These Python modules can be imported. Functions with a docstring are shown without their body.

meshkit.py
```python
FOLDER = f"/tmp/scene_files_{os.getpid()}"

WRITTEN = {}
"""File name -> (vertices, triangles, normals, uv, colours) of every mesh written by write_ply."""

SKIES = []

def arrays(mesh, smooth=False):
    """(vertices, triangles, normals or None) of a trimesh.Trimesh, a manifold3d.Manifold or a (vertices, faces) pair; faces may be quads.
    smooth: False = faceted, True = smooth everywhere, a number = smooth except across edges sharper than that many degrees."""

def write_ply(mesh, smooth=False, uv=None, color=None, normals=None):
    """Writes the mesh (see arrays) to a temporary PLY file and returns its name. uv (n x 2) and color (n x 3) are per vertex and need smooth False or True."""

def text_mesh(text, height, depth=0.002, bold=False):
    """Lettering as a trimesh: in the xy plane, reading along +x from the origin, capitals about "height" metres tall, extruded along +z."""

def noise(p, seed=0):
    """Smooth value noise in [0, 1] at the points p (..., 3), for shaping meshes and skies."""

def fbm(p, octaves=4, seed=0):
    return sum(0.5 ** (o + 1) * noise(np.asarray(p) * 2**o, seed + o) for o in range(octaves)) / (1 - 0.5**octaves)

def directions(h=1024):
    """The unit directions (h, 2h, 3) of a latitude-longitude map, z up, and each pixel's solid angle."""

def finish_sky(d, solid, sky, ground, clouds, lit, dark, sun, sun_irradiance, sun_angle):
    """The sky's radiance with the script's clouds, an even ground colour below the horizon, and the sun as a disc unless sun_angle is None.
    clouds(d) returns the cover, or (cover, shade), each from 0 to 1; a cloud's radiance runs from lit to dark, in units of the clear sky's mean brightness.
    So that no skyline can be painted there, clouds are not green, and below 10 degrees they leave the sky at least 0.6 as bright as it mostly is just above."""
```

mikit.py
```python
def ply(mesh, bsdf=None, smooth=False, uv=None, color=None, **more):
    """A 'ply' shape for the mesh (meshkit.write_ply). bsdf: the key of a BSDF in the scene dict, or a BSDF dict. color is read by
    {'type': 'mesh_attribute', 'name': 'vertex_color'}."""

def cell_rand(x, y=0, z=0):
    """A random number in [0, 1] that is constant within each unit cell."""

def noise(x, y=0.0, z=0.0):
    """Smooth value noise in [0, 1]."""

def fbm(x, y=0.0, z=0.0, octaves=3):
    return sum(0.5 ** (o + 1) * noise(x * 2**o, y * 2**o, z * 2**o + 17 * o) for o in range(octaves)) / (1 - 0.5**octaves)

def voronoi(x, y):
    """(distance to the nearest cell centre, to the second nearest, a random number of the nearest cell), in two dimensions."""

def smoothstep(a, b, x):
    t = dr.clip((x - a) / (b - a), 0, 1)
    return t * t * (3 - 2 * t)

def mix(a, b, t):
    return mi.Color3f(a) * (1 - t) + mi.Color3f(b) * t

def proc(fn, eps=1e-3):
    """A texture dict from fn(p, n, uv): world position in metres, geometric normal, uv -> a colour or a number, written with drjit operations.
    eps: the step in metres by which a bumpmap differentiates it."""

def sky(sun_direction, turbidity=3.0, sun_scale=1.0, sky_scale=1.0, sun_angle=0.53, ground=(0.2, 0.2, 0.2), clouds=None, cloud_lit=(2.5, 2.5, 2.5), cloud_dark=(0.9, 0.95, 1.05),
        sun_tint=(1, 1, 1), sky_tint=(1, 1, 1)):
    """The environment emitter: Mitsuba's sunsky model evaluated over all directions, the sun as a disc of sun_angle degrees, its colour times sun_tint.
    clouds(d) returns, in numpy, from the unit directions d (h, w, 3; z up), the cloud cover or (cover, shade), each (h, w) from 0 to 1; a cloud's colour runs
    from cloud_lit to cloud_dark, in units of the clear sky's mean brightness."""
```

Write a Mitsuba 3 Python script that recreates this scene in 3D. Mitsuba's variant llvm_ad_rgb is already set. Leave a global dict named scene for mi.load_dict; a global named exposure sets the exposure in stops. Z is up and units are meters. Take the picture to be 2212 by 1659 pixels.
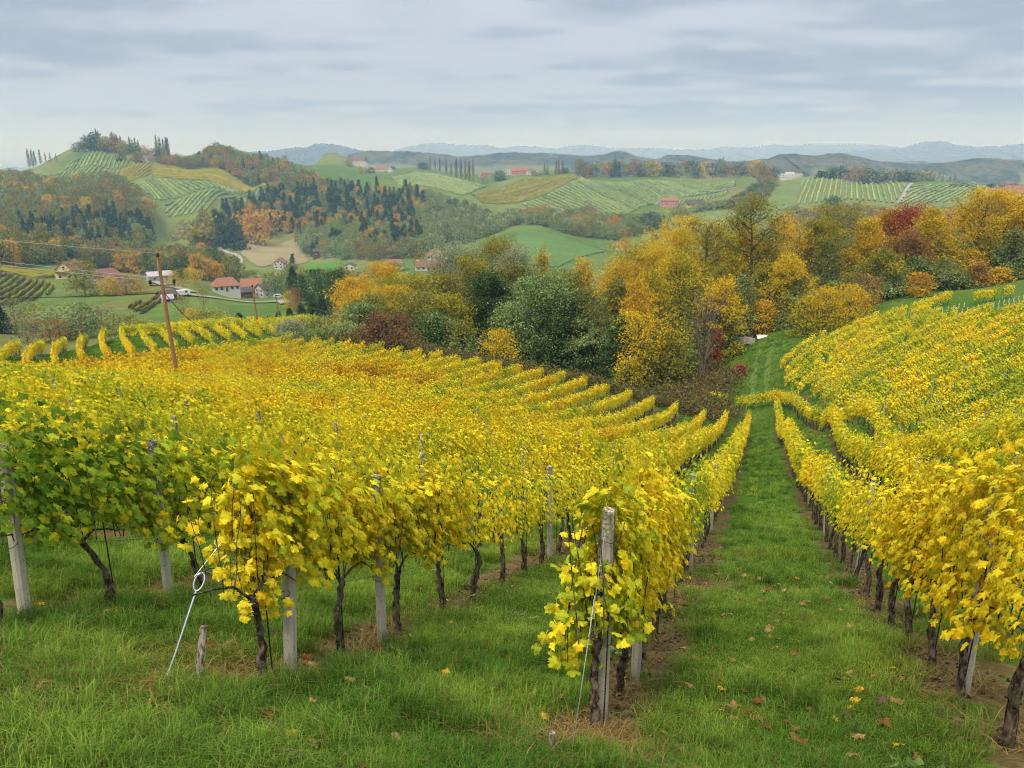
import math, random
import numpy as np, drjit as dr, mitsuba as mi, mikit, meshkit
from mikit import noise, fbm, cell_rand, smoothstep, mix

T = mi.ScalarTransform4f
scene, labels = {'type': 'scene'}, {}
# ---------------------------------------------------------------- camera, daylight, exposure
EYE = 1.65
PITCH = math.radians(16.5)
scene['air'] = {'type': 'homogeneous', 'albedo': {'type': 'rgb', 'value': [0.96, 0.97, 0.98]},
                'sigma_t': {'type': 'rgb', 'value': [7e-5, 11.2e-5, 19e-5]}}
scene['camera'] = {'type': 'perspective', 'fov': 68.0, 'fov_axis': 'x', 'near_clip': 0.05, 'far_clip': 80000.0,
                   'to_world': T().look_at(origin=[0, 0, EYE], target=[0, math.cos(PITCH), EYE - math.sin(PITCH)], up=[0, 0, 1]),
                   'medium': {'type': 'ref', 'id': 'air'}}

def clouds(d):
    """A closed layer of stratocumulus: brightest overhead as overcast skies are, streaked by perspective towards the horizon."""
    up = np.maximum(d[..., 2], 0.0) + 0.055
    p = np.stack([d[..., 0] / up, d[..., 1] / up, up * 0], -1)
    el = np.degrees(np.arcsin(np.clip(d[..., 2], 0, 1)))
    big = meshkit.fbm(p * np.array([0.26, 0.46, 1]) + [3.1, 7.7, 0], 5, 3)
    fine = meshkit.fbm(p * np.array([1.7, 2.5, 1]) + [1.1, 2.7, 0], 5, 11)
    s = 0.5 * big + 0.5 * fine
    t = np.clip((s - 0.36) / 0.26, 0, 1)
    t = t * t * (3 - 2 * t)
    streak = np.exp(-((el - 4.6) / 0.9) ** 2) * np.clip((meshkit.fbm(p * np.array([0.12, .8, 1]) + [9, 2, 0], 4, 21) - .42) * 5, 0, 1)
    t = np.clip(t * (0.55 + 0.45 * np.clip(el / 4, 0, 1)) - .55 * streak, 0, 1)
    dome = (1 + 2 * np.sin(np.radians(el))) / 3                      # overcast dome: the zenith three times the horizon
    bright = dome * .88 + .10 * np.exp(-el / 3.0)
    lum = bright * (1.0 - 0.27 * t)
    return np.full(el.shape, 0.985), np.clip(1.12 - lum, 0, 1)

scene['sky'] = mikit.sky([-0.25, -0.45, 0.85], turbidity=3, sun_scale=0.3, sun_angle=28, clouds=clouds,
                         cloud_lit=(3.05, 3.05, 3.05), cloud_dark=(0.0, 0.11, 0.36), ground=(0.12, 0.12, 0.05))
exposure = 2.98

# ---------------------------------------------------------------- helpers
DEG = math.pi / 180
taken = {}

def numbered(name):
    k = taken.get(name, -1) + 1
    taken[name] = k
    return name if k == 0 else '%s_%03d' % (name, k)

def tag(key, label=None, cat=None, group=None, kind=None):
    d = labels.setdefault(key, {})
    for a, b in (('label', label), ('category', cat), ('group', group), ('kind', kind)):
        if b:
            d[a] = b
    return key

def grp(name, **shapes):
    """A shapegroup to be placed by 'instance' entries."""
    scene[name] = {'type': 'shapegroup', **shapes}
    return name

def inst(key, group, m):
    scene[key] = {'type': 'instance', 'to_world': T(np.asarray(m, float).tolist()), 'shape': {'type': 'ref', 'id': group}}
    return key

def mat(x, y, z, rz=0.0, s=1.0, sz=None):
    c, n = math.cos(rz) * s, math.sin(rz) * s
    return np.array([[c, -n, 0, x], [n, c, 0, y], [0, 0, s if sz is None else sz, z], [0, 0, 0, 1.0]])

class MB:
    """Collects triangles with one uv per vertex."""
    def __init__(self, tone=0.0):
        self.v, self.f, self.u, self.n, self.tone = [], [], [], 0, tone

    def add(self, v, f, uv=None):
        v, f = np.asarray(v, float).reshape(-1, 3), np.asarray(f, int)
        if f.shape[1] == 4:
            f = np.vstack([f[:, [0, 1, 2]], f[:, [0, 2, 3]]])
        uv = np.tile([self.tone, 0.5], (len(v), 1)) if uv is None else np.asarray(uv, float)
        self.v.append(v); self.f.append(f + self.n); self.u.append(uv)
        self.n += len(v)
        return self

    def tube(self, pts, rad, sides=6, cap=True):
        p = np.asarray(pts, float)
        t = np.gradient(p, axis=0)
        t /= np.linalg.norm(t, axis=1, keepdims=True) + 1e-12
        ref = np.array([1.0, 0, 0]) if abs(t[:, 0]).mean() < 0.8 else np.array([0, 0, 1.0])
        a = np.cross(t, ref); a /= np.linalg.norm(a, axis=1, keepdims=True) + 1e-12
        b = np.cross(t, a)
        ang = np.arange(sides) * 2 * math.pi / sides
        r = np.broadcast_to(np.asarray(rad, float), (len(p),)) if np.ndim(rad) < 2 else None
        ring = np.cos(ang)[None, :, None] * a[:, None] + np.sin(ang)[None, :, None] * b[:, None]
        v = p[:, None] + ring * (r[:, None, None] if r is not None else np.asarray(rad)[:, :, None])
        i, j = np.meshgrid(np.arange(len(p) - 1), np.arange(sides), indexing='ij')
        q = np.stack([i * sides + j, (i + 1) * sides + j, (i + 1) * sides + (j + 1) % sides, i * sides + (j + 1) % sides], -1).reshape(-1, 4)
        f = np.vstack([q[:, [0, 2, 1]], q[:, [0, 3, 2]]])
        v = v.reshape(-1, 3)
        if cap:
            v = np.vstack([v, p[:1], p[-1:]])
            k = np.arange(sides); n = len(p) * sides
            f = np.vstack([f, np.stack([k * 0 + n, (k + 1) % sides, k], 1), np.stack([k * 0 + n + 1, k + n - sides, (k + 1) % sides + n - sides], 1)])
        return self.add(v, f)

    def box(self, c, s, rz=0.0, bevel=0.0):
        x, y, z = np.asarray(s, float) / 2
        b = bevel
        if b:
            prof = [(x - b, y), (x, y - b), (x, -y + b), (x - b, -y), (-x + b, -y), (-x, -y + b), (-x, y - b), (-x + b, y)]
        else:
            prof = [(x, y), (x, -y), (-x, -y), (-x, y)]
        return self.prism(prof[::-1], -z, z, c, rz, b)

    def prism(self, prof, z0, z1, c=(0, 0, 0), rz=0.0, bevel=0.0):
        p = np.asarray(prof, float); n = len(p)
        rings = [(1, z0), (1, z1)]
        v = np.vstack([np.c_[p * k, np.full(n, z)] for k, z in rings])
        if bevel:
            k = 1 - bevel / (np.abs(p).max() + 1e-9)
            v = np.vstack([v[:n], np.c_[p, np.full(n, z1 - bevel)], np.c_[p * k, np.full(n, z1)]])
        m = len(v) // n
        f = []
        for r in range(m - 1):
            for j in range(n):
                f.append((r * n + j, r * n + (j + 1) % n, (r + 1) * n + (j + 1) % n, (r + 1) * n + j))
        f = np.array(f); f = np.vstack([f[:, [0, 1, 2]], f[:, [0, 2, 3]]])
        k = np.arange(1, n - 1)
        f = np.vstack([f, np.stack([k * 0, k + 1, k], 1), np.stack([k * 0, k, k + 1], 1) + (m - 1) * n])
        ca, sa = math.cos(rz), math.sin(rz)
        v = np.c_[v[:, 0] * ca - v[:, 1] * sa, v[:, 0] * sa + v[:, 1] * ca, v[:, 2]] + np.asarray(c, float)
        return self.add(v, f)

    def arrays(self):
        return np.vstack(self.v), np.vstack(self.f), np.vstack(self.u)

    def move(self, m):
        m = np.asarray(m, float)
        self.v = [v @ m[:3, :3].T + m[:3, 3] for v in self.v]
        return self

    def ply(self, bsdf, smooth=False, **k):
        v, f, u = self.arrays()
        return mikit.ply((v, f), bsdf, smooth=smooth, uv=u, **k)

def put(key, mb, bsdf, smooth=False):
    scene[key] = mb.ply(bsdf, smooth)
    return key

def unit(v):
    return v / (np.linalg.norm(v, axis=-1, keepdims=True) + 1e-12)

# rows of the vineyard below the camera run downhill along U; V is across them, to the right
RA = 18.9 * DEG
SA, CA = math.sin(RA), math.cos(RA)
def uv_xy(u, v):
    return u * SA + v * CA, u * CA - v * SA
def xy_uv(x, y):
    return x * SA + y * CA, x * CA - y * SA
V0, PITCH_V = -0.81, 2.4
# the lie of the land: surveyed spots (x east, y north, height), metres
TERRAIN_SPOTS = [(-30.13, -10.82, 6), (-6.48, -18.92, 6), (17.17, -27.02, 6), (-21.51, -1.09, 3), (-2.59, -7.57, 3), (16.33, -14.05, 3.2), (0, 0, 0), (-18.92, 6.48, 0.2), (18.92, -6.48, 0.6), (1.34, 3.93, -1.95), (-6.24, 6.47, -2), (1.75, 5.11, -2.5), (3.66, 10.69, -4.7), (10.27, 29.99, -11.45), (17.82, 52.03, -18.6), (25.27, 73.79, -24.15), (29.15, 85.15, -24.6), (5.37, 77.43, -21.55), (-12.6, 83.59, -20.4), (-25.23, 86.85, -20.9), (-24.56, 51.75, -14.3), (-5.64, 45.27, -14.2), (-17.63, 10.26, -1.9), (-12.44, 25.4, -7.6), (-33.26, 32.53, -7.6), (0.51, 63.24, -19), (-18.41, 69.72, -18.6), (-33.55, 74.9, -18.4), (-40.32, 58.2, -15.6), (-55.02, 39.98, -9), (-55.15, 24.17, -2.2), (20.82, 33.04, -12.2), (20.31, 39.55, -14), (20.5, 47.52, -16.3), (17.83, 15.03, -6.6), (19.3, 28, -9.7), (40.5, 58, -14), (68, 100, -15.8), (24.4, 63, -20.3), (20, 41.5, -13.3), (28, 81, -24.2), (31, 95, -22.8), (32, 90, -22.4), (44.4, 103, -20.2), (60.8, 117, -18.7), (87.7, 130, -17.4), (60, 40, -6), (90, 70, -4), (100, 105, -9), (40, 20, -2), (3.48, 4.62, -2.15), (5.76, 3.84, -1.9), (4.62, 7.93, -3.65), (7.08, 7.09, -3.4), (6.01, 11.68, -5.2), (8.94, 10.68, -4.8), (-50, 68, -17.2), (-58, 78, -18.2), (-66, 88, -20.5), (-80, 110, -30), (-44, 82, -18.8), (-50, 95, -20.3), (-58, 110, -26), (-38, 96, -20.2), (-28, 104, -20.9), (-30, 125, -28), (-42, 110, -22.5), (-15, 108, -22.5), (-10, 125, -30), (0, 130, -33), (20, 125, -33), (5, 160, -45), (40, 150, -38), (70, 160, -36), (100, 170, -34), (130, 190, -34), (60, 220, -58), (0, 220, -62), (120, 260, -56), (200, 260, -52), (30, 300, -76), (120, 350, -76), (210, 380, -74), (-210.53, 327.24, -55.5), (-171.3, 306.87, -53.85), (-141.99, 296.87, -52.41), (-116.37, 296.71, -52.94), (-148.43, 358.12, -56.91), (-146.53, 386.74, -65.9), (-126.31, 386.4, -67.04), (-233.23, 399.43, -58.27), (-209.56, 388.9, -58.6), (-283.39, 440.9, -59.12), (-315.62, 473.4, -55.01), (-319.06, 523.22, -62.87), (-204.23, 438.92, -65.81), (-147.26, 235.5, -48.34), (-115.52, 230.59, -47.3), (-95.45, 245.75, -48.96), (-93.79, 327.24, -55.5), (-99.05, 398.04, -62.95), (-275.29, 560.17, -78.96), (-343.6, 563.08, -69.14), (-208.06, 520.16, -73.21), (-200.6, 653.01, -82.42), (-285.93, 809.67, -81.7), (-239.77, 725.21, -85.16), (-266.78, 914.31, -80.54), (-294.81, 767.08, -84.64), (-325.26, 894.3, -77.68), (-188.7, 621.05, -84.7), (-182.68, 724.46, -87.68), (-127.72, 600.81, -82.62), (-89, 571.16, -77.07), (-61.48, 602.47, -77), (-137.17, 652.45, -84.32), (-192.27, 744.71, -89.73), (-85.44, 685.51, -78.34), (-222.86, 918.99, -64.75), (-167.97, 917.43, -70.01), (-267.44, 1114.01, -40.14), (-201.57, 1114.38, -38.87), (-131.93, 1082.7, -40.2), (-64.65, 1026.29, -54.58), (-3.4, 948.33, -71.31), (-80.88, 863.51, -75.97), (-28.01, 832.33, -75.63), (-515.92, 1393.08, 21.75), (-426.26, 1336.27, 6.02), (-370.53, 1301.92, -4.31), (-389.98, 1188.2, -36.12), (-311.24, 1081.24, -45.12), (-333.02, 1024.56, -60.43), (-255.87, 937.81, -71.61), (-659.45, 1255.25, 14.17), (-614.03, 1244.37, 12.67), (-551.31, 1198.56, -1.15), (-534.19, 1239.43, -4.03), (-712.63, 1192.98, -19.98), (-641.39, 1141.12, -19.04), (-570.45, 1119.43, -21.82), (-511.16, 1120.37, -18.66), (-465.91, 1174.19, -12.99), (-336.4, 1126.21, -34.15), (-377, 1051.06, -41.39), (-426.46, 976.29, -47.33), (-362.72, 976.29, -47.33), (-404.01, 920.23, -60.54), (-371.08, 921.32, -56.86), (-386.75, 862.78, -78.46), (-353, 1093.01, -40.6), (-662.37, 1033.57, -30.02), (-582.9, 979.91, -35.11), (-513.91, 959.28, -34.33), (-417.08, 892.87, -47.27), (-490.16, 753.05, -61.6), (-413.99, 718.83, -71.49), (-363.78, 749.84, -72.42), (-359.18, 654.14, -78.62), (-412.21, 645.19, -73.64), (-344.48, 809.95, -80.76), (-1416.6, 2187.22, -8.37), (-1288.52, 2187.95, -5.91), (-1084.56, 1764.72, -26.35), (-853.4, 1239.86, -37.76), (-955.87, 1235.71, -51.8), (-383.03, 502.75, -61.56), (-153.21, 196.25, -40.01), (-204.4, 1475.54, -16.75), (-270.62, 1505.2, -22.23), (-118.43, 1378.79, -26.47), (-50.32, 1292.39, -36.48), (-165.41, 1240.7, -34.95), (-74.35, 1185.81, -44.19), (-379.86, 1875.39, -4.83), (-445.73, 1880.06, 10.96), (-261.66, 1557.11, -23.05), (10.76, 1306.66, -23.52), (98.08, 1245.06, -20.22), (215.18, 1244.23, -23.02), (355.53, 1222.88, -24.68), (56.19, 1005.77, -53.46), (106.49, 921.32, -56.86), (193.53, 973.99, -55.11), (265.83, 985.24, -52.33), (28.98, 1112.14, -46.45), (45.87, 814.1, -66.73), (92.29, 792.4, -69.58), (143.45, 814.1, -66.73), (-47.82, 1451.84, -26.32), (143.58, 1136.54, -34.48), (230.79, 1136.54, -34.48), (1.76, 731.45, -64.1), (38.99, 689.4, -65.22), (69.58, 625.02, -71.29), (30.96, 542.04, -69.77), (4.95, 582.69, -73.36), (92.07, 750.48, -70.26), (195.88, 752.41, -63.76), (271.17, 921.79, -55.28), (402.61, 1189.8, -30.74), (433.09, 1158.37, -31.2), (348.02, 922.88, -51.59), (457.81, 922.88, -51.59), (546.98, 976.29, -47.33), (458.72, 1191.99, -23.34), (591.99, 1190.79, -27.38), (697.2, 1189, -33.43), (708.3, 1083.06, -38.97), (573.08, 925.22, -43.7), (325.7, 1029.76, -42.89), (216.94, 731.45, -64.1), (317.46, 764.52, -58.07), (408.95, 763.22, -62.46), (500.44, 764.52, -58.07), (789.24, 1029.76, -42.89), (473.54, 607.46, -60.16), (236.77, 296.97, -52.06), (-259.81, 150, -40), (-779.42, 450, -20), (-300, 0, 0), (-900, 0, -20), (0, -300, 40), (0, -900, 20), (300, 0, 10), (900, 0, -20), (346.41, 200, -20), (282.84, -282.84, 20), (-282.84, -282.84, 20), (-1377.79, 2204.93, -60), (-636.83, 1576.21, -50), (-491.76, 1835.26, -70), (-973.98, 2410.68, -80), (-451.49, 2560.5, -80), (0, 1900, -75), (0, 2600, -95), (250.51, 1782.48, -70), (361.85, 2574.7, -95), (497.03, 1625.72, -70), (760.17, 2486.39, -95), (676.19, 1450.09, -60), (1098.81, 2356.4, -90), (816.96, 1258.01, -60), (1416.06, 2180.54, -80), (1060.66, 1060.66, -40), (1838.48, 1838.48, -80), (-1060.66, 1060.66, -10), (-1838.48, 1838.48, -60), (2600, 0, -80), (0, -2600, -60), (-2600, 0, -60)]
WOODS = {'left_slope': [(-1041, 1307), (-579, 993), (-519, 1015), (-438, 906), (-404, 884), (-367, 800), (-340, 697), (-385, 665), (-429, 526)],
 'lower_left': [(-393, 481), (-390, 660), (-311, 660), (-285, 686), (-204, 551), (-178, 491), (-182, 440), (-243, 514), (-286, 541), (-289, 482), (-302, 368)],
 'center': [(-549, 1202), (-465, 1171), (-407, 1179), (-335, 1122), (-339, 1066), (-345, 1024), (-345, 907), (-356, 880), (-339, 807), (-315, 766), (-292, 827), (-296, 904), (-253, 903), (-216, 784), (-176, 715), (-111, 639), (-79, 636), (-66, 750), (-22, 798), (-8, 804), (-26, 942), (-62, 989), (-126, 1034), (-195, 1075), (-254, 1113), (-333, 1218), (-418, 1307), (-490, 1320), (-535, 1299)],
 'belt': [(-31, 916), (59, 730), (97, 717), (150, 799), (160, 850), (112, 832), (47, 843), (-3, 970)],
 'gully': [(260, 943), (336, 1086), (379, 1139), (305, 944), (266, 902)],
 'right_belt': [(290, 830), (654, 836), (522, 661), (257, 733)]}
FAR_VINEYARDS = {'V1': ([(-700, 1250), (-649, 1249), (-588, 1192), (-563, 1172), (-559, 1137), (-669, 1179)], [(-636, 1236), (-603, 1141)]),
 'V1b': ([(-687, 1155), (-667, 1173), (-557, 1133), (-551, 1151), (-554, 1100), (-548, 1060), (-609, 1037)], [(-597, 1128), (-566, 1036)]),
 'V2': ([(-557, 1118), (-551, 1156), (-541, 1182), (-508, 1098), (-504, 1062), (-491, 986)], [(-542, 1147), (-519, 1042)]),
 'V3': ([(-545, 1199), (-482, 1198), (-344, 1131), (-392, 1062), (-502, 1100)], [(-531, 1183), (-376, 1168)]),
 'V4': ([(-471, 975), (-495, 1081), (-390, 1054), (-363, 1125), (-377, 1048), (-364, 1047), (-429, 971), (-430, 935)], [(-487, 1065), (-426, 979)]),
 'V5': ([(-425, 960), (-353, 1052), (-364, 932), (-361, 908), (-406, 907)], [(-403, 960), (-399, 915)]),
 'V5b': ([(-379, 1065), (-335, 1122), (-333, 1090), (-348, 1055), (-367, 1065)], [(-356, 1104), (-352, 1059)]),
 'V6': ([(-203, 1320), (-172, 1424), (-74, 1313), (-41, 1231), (-70, 1110), (-162, 1165)], [(-169, 1396), (-71, 1128)]),
 'V7': ([(-62, 1142), (18, 1245), (97, 1225), (105, 1190), (48, 1097), (9, 1061), (-42, 1072)], [(89, 1223), (-44, 1126)]),
 'V8': ([(12, 1055), (54, 1086), (106, 1182), (334, 1171), (314, 1099), (193, 1004), (154, 941), (128, 875), (41, 927)], [(105, 1158), (155, 948)]),
 'V8b': ([(195, 997), (308, 1087), (279, 1036), (210, 969)], [(242, 1035), (222, 972)]),
 'V9': ([(437, 1184), (555, 1142), (546, 1083), (461, 941), (343, 939)], [(458, 1119), (372, 914)]),
 'V10': ([(557, 1090), (700, 1182), (560, 959), (466, 940)], [(641, 1138), (485, 955)]),
 'V11': ([(212, 815), (274, 911), (270, 831), (207, 729)], [(272, 905), (208, 764)]),
 'V12': ([(-352, 465), (-234, 382), (-209, 347), (-209, 337), (-171, 222)], [(-252, 395), (-216, 318)]),
 'V12b': ([(-297, 441), (-259, 440), (-241, 401), (-284, 421)], [(-292, 434), (-252, 423)]),
 'V13': ([(-143, 278), (-149, 317), (-136, 296), (-121, 246)], [(-148, 314), (-132, 258)])}
FIELDS = {'tan': [(-275, 791), (-247, 879), (-214, 784), (-190, 714), (-202, 609), (-255, 719)],
 'meadow_right': [(3, 730), (40, 702), (78, 633), (30, 522), (5, 562)],
 'meadow_green': [(-187, 676), (-142, 674), (-133, 629), (-138, 556), (-151, 548)],
 'pasture': [(305, 944), (404, 1174), (437, 1180), (336, 929), (312, 898)]}
ROADS = {'white': [(-282, 858), (-287, 784), (-293, 769), (-276, 742), (-244, 683), (-222, 615)],
 'track': [(-337, 1129), (-384, 1148), (-377, 1048), (-366, 1045), (-356, 1051)],
 'track2': [(-430, 960), (-378, 957), (-355, 1056)],
 'village': [(-147, 339), (-129, 314), (-119, 320), (-106, 315), (-86, 286)],
 'lane2': [(-189, 399), (-159, 357), (-137, 325)],
 'track3': [(180, 980), (203, 1025), (263, 1073), (314, 1099)],
 'crest': [(97, 1247), (106, 1210), (87, 1142)],
 'diag': [(569, 1117), (469, 946)]}
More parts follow.
